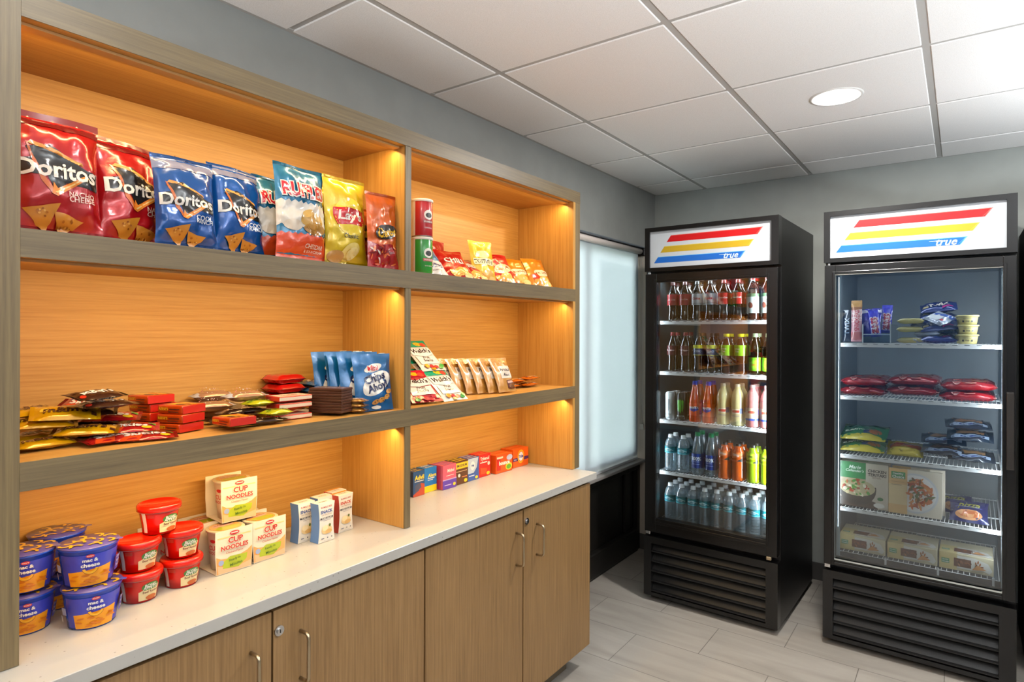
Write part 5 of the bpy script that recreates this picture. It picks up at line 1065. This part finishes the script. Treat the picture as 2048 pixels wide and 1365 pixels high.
sil = bag('ice_cream_sandwich', .085, .07, .022, '#b4bed2', [(rect(-.3, .1, .2, .5), '#e0e4ec'), (poly((-.5, .3), (.5, .6), (.5, .75), (-.5, .45)), '#3a5ab0'), (ell(.3, .25, .08), '#c84a5a')], 106, axis='u', nq=9, npp=12, sub=.02, full=True)
navy = bag('cookie_ice_cream', .12, .07, .026, '#1a2e78', [(T('Twix', .0, .32, w=.6, bold=.09, rot=.15), '#d8d0c4'), (ell(-.36, .2, .1, .08), '#c8b890'), (poly((.1, .04), (.45, .1), (.45, .22), (.1, .18)), '#b83a8a')], 107, axis='u', nq=9, npp=12, sub=.02, full=True)
for src, x, y, h_, rz, rx, ry, lab in (
    (sil, .39, .120, .014, 4, -90, 0, 'silver and blue ice cream pack, bottom, beside the yellow stack'), (sil, .392, .125, .040, -4, -84, 0, 'silver and blue ice cream pack, middle of its pile'), (sil, .385, .15, .066, 8, -72, -4, 'silver and blue ice cream pack, top of its pile'),
    (sil, .41, .115, .075, -10, -55, 38, 'silver ice cream pack leaning diagonally at the shelf centre'), (navy, .440, .110, .016, 2, -80, 0, 'navy ice cream pack at the bottom beside the tubs'), (navy, .437, .17, .046, 6, -78, 0, 'navy ice cream pack second up in the dark pile'),
    (navy, .440, .125, .060, -6, -60, -12, 'navy ice cream pack tipped forward on the dark pile'), (navy, .432, .19, .082, 10, -70, 8, 'navy ice cream pack near the top of the dark pile'), (navy, .436, .19, .11, -10, -62, -14, 'navy ice cream pack on the very top of the dark pile')):
    C(src, x, y, zt_ + h_, lab, 'ice cream pack', 'ice cream packs beside the tubs', rz=rz, rx=rx, ry=ry, s=1.15)
def tub():
    t = empty('ice_cream_tub'); pr = [(.030, 0), (.033, .02), (.036, .036)]
    mb = MB(); mb.lathe([(.028, .0008), (.03, 0)] + pr[1:], plastic('#d8cc84', .45), 28); mp = cone_map(pr)
    paint(mb, mp, [(T('VANILLA', 0, .026, w=.034, bold=.03), '#9a9478'), (T('cup', 0, .014, w=.014, bold=.06), '#4a4438'), (rect(-.02, .010, -.012, .018), '#4a4438'), (rect(.012, .010, .02, .018), '#4a4438')], 1, ink, .006); mb.build('tub', t)
    mb = MB(); mb.lathe([(.0365, .034), (.039, .035), (.039, .0395), (.036, .0405), (.001, .0405)], plastic('#e0d48e', .4), 28, cap=False); mb.build('lid', t); return t
tb = tub()
for k in range(3): C(tb, .541, .13, zt_ + k * .0412, f'cream coloured ice cream tub, {["bottom", "middle", "top"][k]} of the front stack', 'ice cream tub', 'cream coloured ice cream tubs', rz=(k * 23) % 9 - 4)
for k in range(3): C(tb, .530, .225, zt_ + k * .0412, f'cream coloured ice cream tub, {["bottom", "middle", "top"][k]} of the rear stack', 'ice cream tub', 'cream coloured ice cream tubs', rz=(k * 23) % 9)
# red packs
rp = bag('frozen_sandwich_pack', .20, .12, .036, '#a81a22', [(rect(-.5, 0, -.44, .6), '#d8cfc8'), (rect(.44, 0, .5, .6), '#d8cfc8'), (ell(-.2, .05, .08, .045), '#e0a8a4'), (T('pizza', -.18, .05, w=.12, bold=.04), '#a81a22'), (rect(-.05, .03, .14, .05), '#d89a90'), (ell(.2, .3, .14, .1), '#b8602a')], 111, axis='u', nq=9, npp=14, sub=.02, seal=.05, wr=.9, full=True)
for c_ in range(3):
    for k in range(2):
        for b_ in range(2):
            C(rp, .145 + .197 * c_ + .004 * k, .100 + .135 * b_, SH2[2] + .020 + .037 * k, f'glossy red frozen pack, {["left", "middle", "right"][c_]} pile, {["lower", "upper"][k]}, {"front" if b_ == 0 else "behind"}', 'frozen pack', 'glossy red frozen packs', rx=-84 - 3 * k, rz=[-2, 1, 3][c_], s=1.0)
# third shelf bags
gr_ = bag('frozen_burrito_bag', .19, .15, .042, '#3f8a5c', [(poly((-.5, 0), (.5, 0), (.5, .12), (0, .2), (-.5, .12)), '#c8b83a'), (ell(.22, .32, .17, .13), '#a8683a'), (T('BURRITO', -.2, .36, w=.44, bold=.07), '#e6e8d8'), (rect(0, .2, .14, .3), '#2e3f6a'), (rect(-.5, .66, .5, .79), '#5a6a4a')], 121, axis='u', nq=9, npp=12, sub=.02)
ye_ = bag('frozen_sandwich', .14, .12, .038, '#b8a83a', [(poly((-.4, .35), (.4, .35), (.46, .6), (-.46, .6)), '#8a3a22'), (poly((-.46, .02), (.46, .02), (.4, .3), (-.4, .3)), '#c8b848'), (T('xl', -.1, .16, w=.1, bold=.04), '#6a5a1a')], 122, axis='u', nq=9, npp=12, sub=.02)
nv_ = bag('frozen_sandwich', .165, .13, .034, '#26303e', [(rect(-.3, .3, .3, .5), '#8a6a4a'), (poly((-.4, .06), (.4, .12), (.4, .26), (-.4, .2)), '#8fa0b8'), (poly((-.2, .1), (.3, .13), (.3, .18), (-.2, .16)), '#2a3f7a'), (rect(-.34, .56, .34, .62), '#a8805a')], 123, axis='u', nq=9, npp=12, sub=.02)
z3 = SH2[1]
for src, x, y, h_, rz, rx, lab in ((gr_, .135, .115, .021, 0, -74, 'green and yellow frozen bag, lowest at the left of the third shelf'), (gr_, .140, .135, .062, -3, -70, 'green and yellow frozen bag on top at the left of the third shelf'), (gr_, .15, .26, .03, 4, -84, 'green and yellow frozen bag at the back left of the third shelf'),
    (ye_, .312, .125, .020, 2, -66, 'yellow frozen sandwich pack in the middle of the third shelf'), (nv_, .452, .115, .018, -3, -80, 'dark navy sandwich pack, bottom left of the dark pile'), (nv_, .455, .135, .052, 2, -80, 'dark navy sandwich pack, upper left of the dark pile'),
    (nv_, .575, .105, .018, 3, -78, 'dark navy sandwich pack, bottom right of the dark pile'), (nv_, .568, .125, .054, 0, -76, 'dark navy sandwich pack, second up on the right'), (nv_, .565, .15, .083, 4, -80, 'dark navy sandwich pack, top right of the dark pile')):
    C(src, x - (.02 if src is nv_ and x > .5 else 0), y, z3 + h_ + .003, lab, 'frozen pack', 'frozen packs on the third shelf', rz=rz, rx=rx)
# meal boxes
z4 = SH2[0] + .001
r = random.Random(12)
teri = [(rect(-.1, .0, .1, .205), '#b9a88c'), (rect(-.1, .13, .02, .205), '#2b7f45'), (T('Marie', -.035, .182, w=.05, bold=.03, shear=.3), '#e8efe8'), (T("Callender's", -.035, .166, w=.075, bold=.03, shear=.3), '#e8efe8'), (rect(.01, .0, .1, .205), '#cdc3b2'), (T('CHICKEN', .055, .172, w=.074, bold=.07), '#33302c'), (T('TERIYAKI', .055, .155, w=.074, bold=.07), '#33302c'), (T('BOWL', .055, .142, w=.035, bold=.02), '#8a7a6a'),
        (poly((-.1, 0), (.06, 0), (.05, .03), (0, .045), (-.1, .04)), '#4a3a2e'), (arc(-.025, .085, 0, .078, 180, 370, 16), '#3a3028'), (ell(-.025, .088, .074, .038), '#b9b08a')]
for _ in range(46):
    a, q = r.uniform(0, 6.28), r.random() ** .5; teri.append((ell(-.025 + .066 * q * math.cos(a), .09 + .034 * q * math.sin(a), r.uniform(.005, .012), r.uniform(.003, .008), 7, r.uniform(0, 3)), r.choice(['#a85a3a', '#c8764a', '#4a8a3a', '#e0d8c0', '#d8c49a', '#5a9a3e', '#b8482e'])))
teri += [(ell(.065, .02, .022, .011), '#e4e2dc'), (ell(.07, .05, .012, .008), '#2e6a3a')]
mar = box_pack('frozen_meal_box', .2, .205, .045, '#b0a48e', {'front': teri}, .001)
hc = [(rect(-.1, 0, .1, .2), '#d6cdbb'), (poly((-.1, 0), (-.028, 0), (-.028, .2), (-.1, .2)), '#dcb478'), (rect(-.1, .04, -.028, .13), '#e0c898'), (rect(-.09, .155, -.036, .185), '#2f8a4e'), (T('Healthy', -.063, .176, w=.04, bold=.03), WHT), (T('Choice', -.063, .163, w=.046, bold=.05), WHT), (rect(-.09, .126, -.05, .128), '#7a6a5a'), (rect(-.09, .14, -.04, .142), '#a88a5a')]
plate = [(ell(.0, 0, .095, .092, 28), '#c8ccd2'), (ell(.0, 0, .083, .080, 28), '#dfe0de')]
def clip(sh): return ([(max(-.028, x), y) for x, y in sh[0]], sh[1])
hc += [(clip(ell(.0, .098, .088, .088, 32)), '#c4c9d0'), (clip(ell(.0, .098, .08, .08, 32)), '#e0e0de')]
for _ in range(130):
    a, q = r.uniform(0, 6.28), r.random() ** .5; x = .006 + .06 * q * math.cos(a)
    if x < -.02: continue
    hc.append((ell(x, .1 + .06 * q * math.sin(a), r.uniform(.009, .018), r.uniform(.003, .006), 7, r.uniform(0, 3)), r.choice(['#b4562a', '#c8703a', '#5a6a3a', '#a84a26', '#d08a4a', '#6a4a2a'])))
hea = box_pack('frozen_meal_box', .2, .195, .045, '#c9c2b4', {'front': hc}, .001)
GB = 'frozen meal boxes standing on the fourth shelf'
C(mar, .150, .108, z4, 'upright frozen meal box with green corner and chicken bowl picture', 'meal box', GB, rx=-2)
C(hea, .352, .100, z4, 'upright frozen meal box with a large white plate picture', 'meal box', GB, rx=-2)
C(mar, .152, .165, z4, 'frozen meal box hidden behind the green cornered one', 'meal box', GB); C(hea, .36, .155, z4, 'frozen meal box hidden behind the white plate one', 'meal box', GB)
pz = bag('frozen_pizza_pack', .14, .115, .03, '#232a66', [(ell(.0, .24, .36, .17), '#c89060'), (ell(.02, .25, .28, .12), '#b8643a'), (T('pizza', 0, .56, w=.6, bold=.05, shear=.3), '#8a8a3a'), (rect(-.36, .5, .36, .52), '#5a60b0')], 131, nq=8, npp=10, sub=.02)
C(pz, .545, .12, z4 + .008, 'blue frozen pack with a pizza picture at the right of the fourth shelf', 'frozen pack', 'blue pizza packs', rx=-52)
C(pz, .50, .22, z4 + .01, 'blue frozen pack lying behind the meal boxes', 'frozen pack', 'blue pizza packs', rx=-60, rz=8)
# basket boxes
r = random.Random(21)
def hbox():
    W, H, D_ = .188, .070, .185
    def face(h, q):
        d = [(rect(-W / 2, 0, -W / 2 + .062, h), '#d6c48a'), (rect(-W / 2 + .008, h * .35, -W / 2 + .036, h * .35 + .02), '#3d9060'), (T('Healthy', -W / 2 + .022, h * .35 + .014, w=.022, bold=.03), WHT), (T('Choice', -W / 2 + .022, h * .35 + .006, w=.024, bold=.05), WHT)]
        d += [(poly((-.03, h * .15), (.03, h * .15), (.06, h * .22), (.08, h * .1), (.09, h * .3), (.075, h * .7), (.03, h * .9), (-.03, h * .9)), '#dcdcd6'), (rect(-.042, h * .25, .018, h * .75), '#6a3c26')]
        for _ in range(18): d.append((ell(r.uniform(-.03, .055), h * r.uniform(.3, .7), .008, .003, 6, r.uniform(0, 3)), r.choice(['#8a5030', '#5a2e1c', '#a8683a'])))
        d += [(poly((.02, h * .2), (.07, h * .3), (.04, h * .55)), '#d0945a')]
        return d
    return box_pack('frozen_meal_box', W, H, D_, '#cfc6a8', {'front': face(H, 0), 'top': face(.11, 1)}, .001)
hb = hbox()
for c_ in range(3):
    C(hb, .146 + .195 * c_, .112, .4215, f'frozen meal box lying flat in the bottom of the right cooler, {["left", "middle", "right"][c_]} one', 'meal box', 'frozen meal boxes lying in the bottom of the right cooler')
t = empty('wire_basket_front'); mb = MB()
mb.box(.05, .072, .393, .652, .074, .420, mat('grey_shelf_front', '#3f4246', .45))
for x in (.244, .439, .628): mb.box(x - .004, .068, .375, x + .004, .072, .43, M_WIRE)
mb.tube([(.05, .070, .393), (.652, .070, .393)], .0025, M_WIRE, 6)
mb.build('front_rail', t); t.matrix_world = F2.copy(); tag(t, 'low grey rail with white posts in front of the bottom meal boxes', 'shelf rail')

# ================================================================ SETTLE: nothing may sink into its shelf, its neighbours or the side panels
from mathutils.bvhtree import BVHTree
import time as _time
def settle():
    bpy.context.view_layer.update()
    ROOM = [o for o in bpy.data.objects if o.parent is None and o.get('category') and o.get('kind') is None]
    skip = {'cooler', 'shelf', 'cabinet', 'countertop', 'ceiling light', 'floor lamp', 'curtain', 'curtain rod', 'window blind', 'panel', 'hedge', 'wire rack', 'shelf rail', 'bin'}
    def tree(o):
        L = [o] if o.type == 'MESH' else []
        for c in o.children: L += tree(c)
        return L
    kids = {}
    for o in bpy.data.objects:
        if o.parent: kids.setdefault(o.parent.name, []).append(o)
    def meshes(o, M):
        out = []
        if o.type == 'MESH': out.append((o.data, M))
        for c in kids.get(o.name, []): out += meshes(c, M @ c.matrix_local)
        return out
    geo = {}
    F1i, F2i = F1.inverted(), F2.inverted()
    rec = []
    for o in ROOM:
        if o['category'] in skip: continue
        W = o.matrix_world.copy(); p = W.translation
        if p.y > 2.6: Fi, F, cont = (F1i, F1, 1) if (F1i @ p).x < .9 else (F2i, F2, 2)
        else: Fi, F, cont = Matrix(), Matrix(), 0
        vs, fs = [], []
        for me, M in meshes(o, Fi @ W):
            b = len(vs); vs += [M @ v.co for v in me.vertices]; fs += [tuple(i + b for i in q.vertices) for q in me.polygons]
        rec.append([o, cont, F, vs, fs, W])
    def box(vs): return [min(v[i] for v in vs) for i in range(3)], [max(v[i] for v in vs) for i in range(3)]
    done = {0: [], 1: [], 2: []}; bad = 0
    for o, cont, F, vs, fs, W in rec:
        lo, hi = box(vs); mz = (lo[2] + hi[2]) / 2
        if cont == 0:
            X0, X1 = .0068, .40
            Y0, Y1 = (.3738, 1.3222) if (lo[1] + hi[1]) / 2 < 1.335 else (1.3472, 2.3242)
            fl = ZC if mz < ZS2B else (ZS2 if mz < ZS1B else ZS1)
            if fl > ZC: X1 = .3015
        else:
            wd = .686 if cont == 1 else .7; X0, X1, Y0, Y1 = .0425, wd - .0425, .0768, .70
            fl = max([z for z in (SH1 if cont == 1 else SH2) + [.4268 if cont == 1 else .4212] if z < mz] or [.42])
        d = Vector((0, 0, 0))
        if lo[0] < X0: d.x = X0 - lo[0]
        elif hi[0] > X1: d.x = X1 - hi[0]
        if lo[1] < Y0: d.y = Y0 - lo[1]
        elif hi[1] > Y1: d.y = Y1 - hi[1]
        if lo[2] < fl + .0006: d.z = fl + .0006 - lo[2]
        fixed = o['category'] in ('food tub', 'soup bowl', 'noodle cup', 'ice cream tub', 'canister', 'medicine box', 'laundry product box', 'bottle', 'can', 'snack box')
        standing = (hi[2] - lo[2]) > .085 and o.get('category') not in ('candy packet', 'food tub', 'ice cream pack', 'frozen pack')
        if standing:
            dirs = [(1, 0, 0), (-1, 0, 0), (0, 1, 0), (0, -1, 0), (.7, .7, 0), (.7, -.7, 0)]
            if cont == 0: dirs = ([(-1, 0, 0), (-.7, 0, .3)] if fl == ZS2 and o['category'] == 'snack bag' else []) + [(0, 0, 1)] + dirs
        else: dirs = [(0, 0, 1)]
        near = [q for q in done[cont]]
        def free(dd):
            l2 = [lo[i] + dd[i] for i in range(3)]; h2 = [hi[i] + dd[i] for i in range(3)]
            if l2[0] < X0 - .0005 or h2[0] > X1 + .0005 or l2[1] < Y0 - .0005 or h2[1] > Y1 + .0005: return False
            c = [q for q in near if all(l2[i] < q[1][i] and h2[i] > q[0][i] for i in range(3))]
            if not c: return True
            t = BVHTree.FromPolygons([v + dd for v in vs], fs)
            return not any(t.overlap(q[2]) for q in c)
        best = None
        if fixed: best = d
        for m in () if fixed else (0, .001, .002, .003, .005, .007, .010, .014, .019, .025, .032, .040, .050, .062, .075):
            for a in (dirs if m else dirs[:1]):
                dd = d + Vector(a) * m
                if free(dd): best = dd; break
            if best is not None: break
        if best is None: best = d; bad += 1
        elif not fixed and not standing or o['category'] in ('snack bag', 'frozen pack'):
            for _ in range(40):
                dn = best - Vector((0, 0, .002))
                if lo[2] + dn.z < fl + .0006 or not free(dn): break
                best = dn
        vs2 = [v + best for v in vs]; l2, h2 = box(vs2)
        done[cont].append((l2, h2, BVHTree.FromPolygons(vs2, fs)))
        R_ = F.to_3x3() @ best; o.matrix_world = Matrix.Translation(R_) @ W
    print('settle: unresolved', bad, 'of', len(rec))
_t0 = _time.time(); settle(); print('settle seconds', round(_time.time() - _t0, 1))
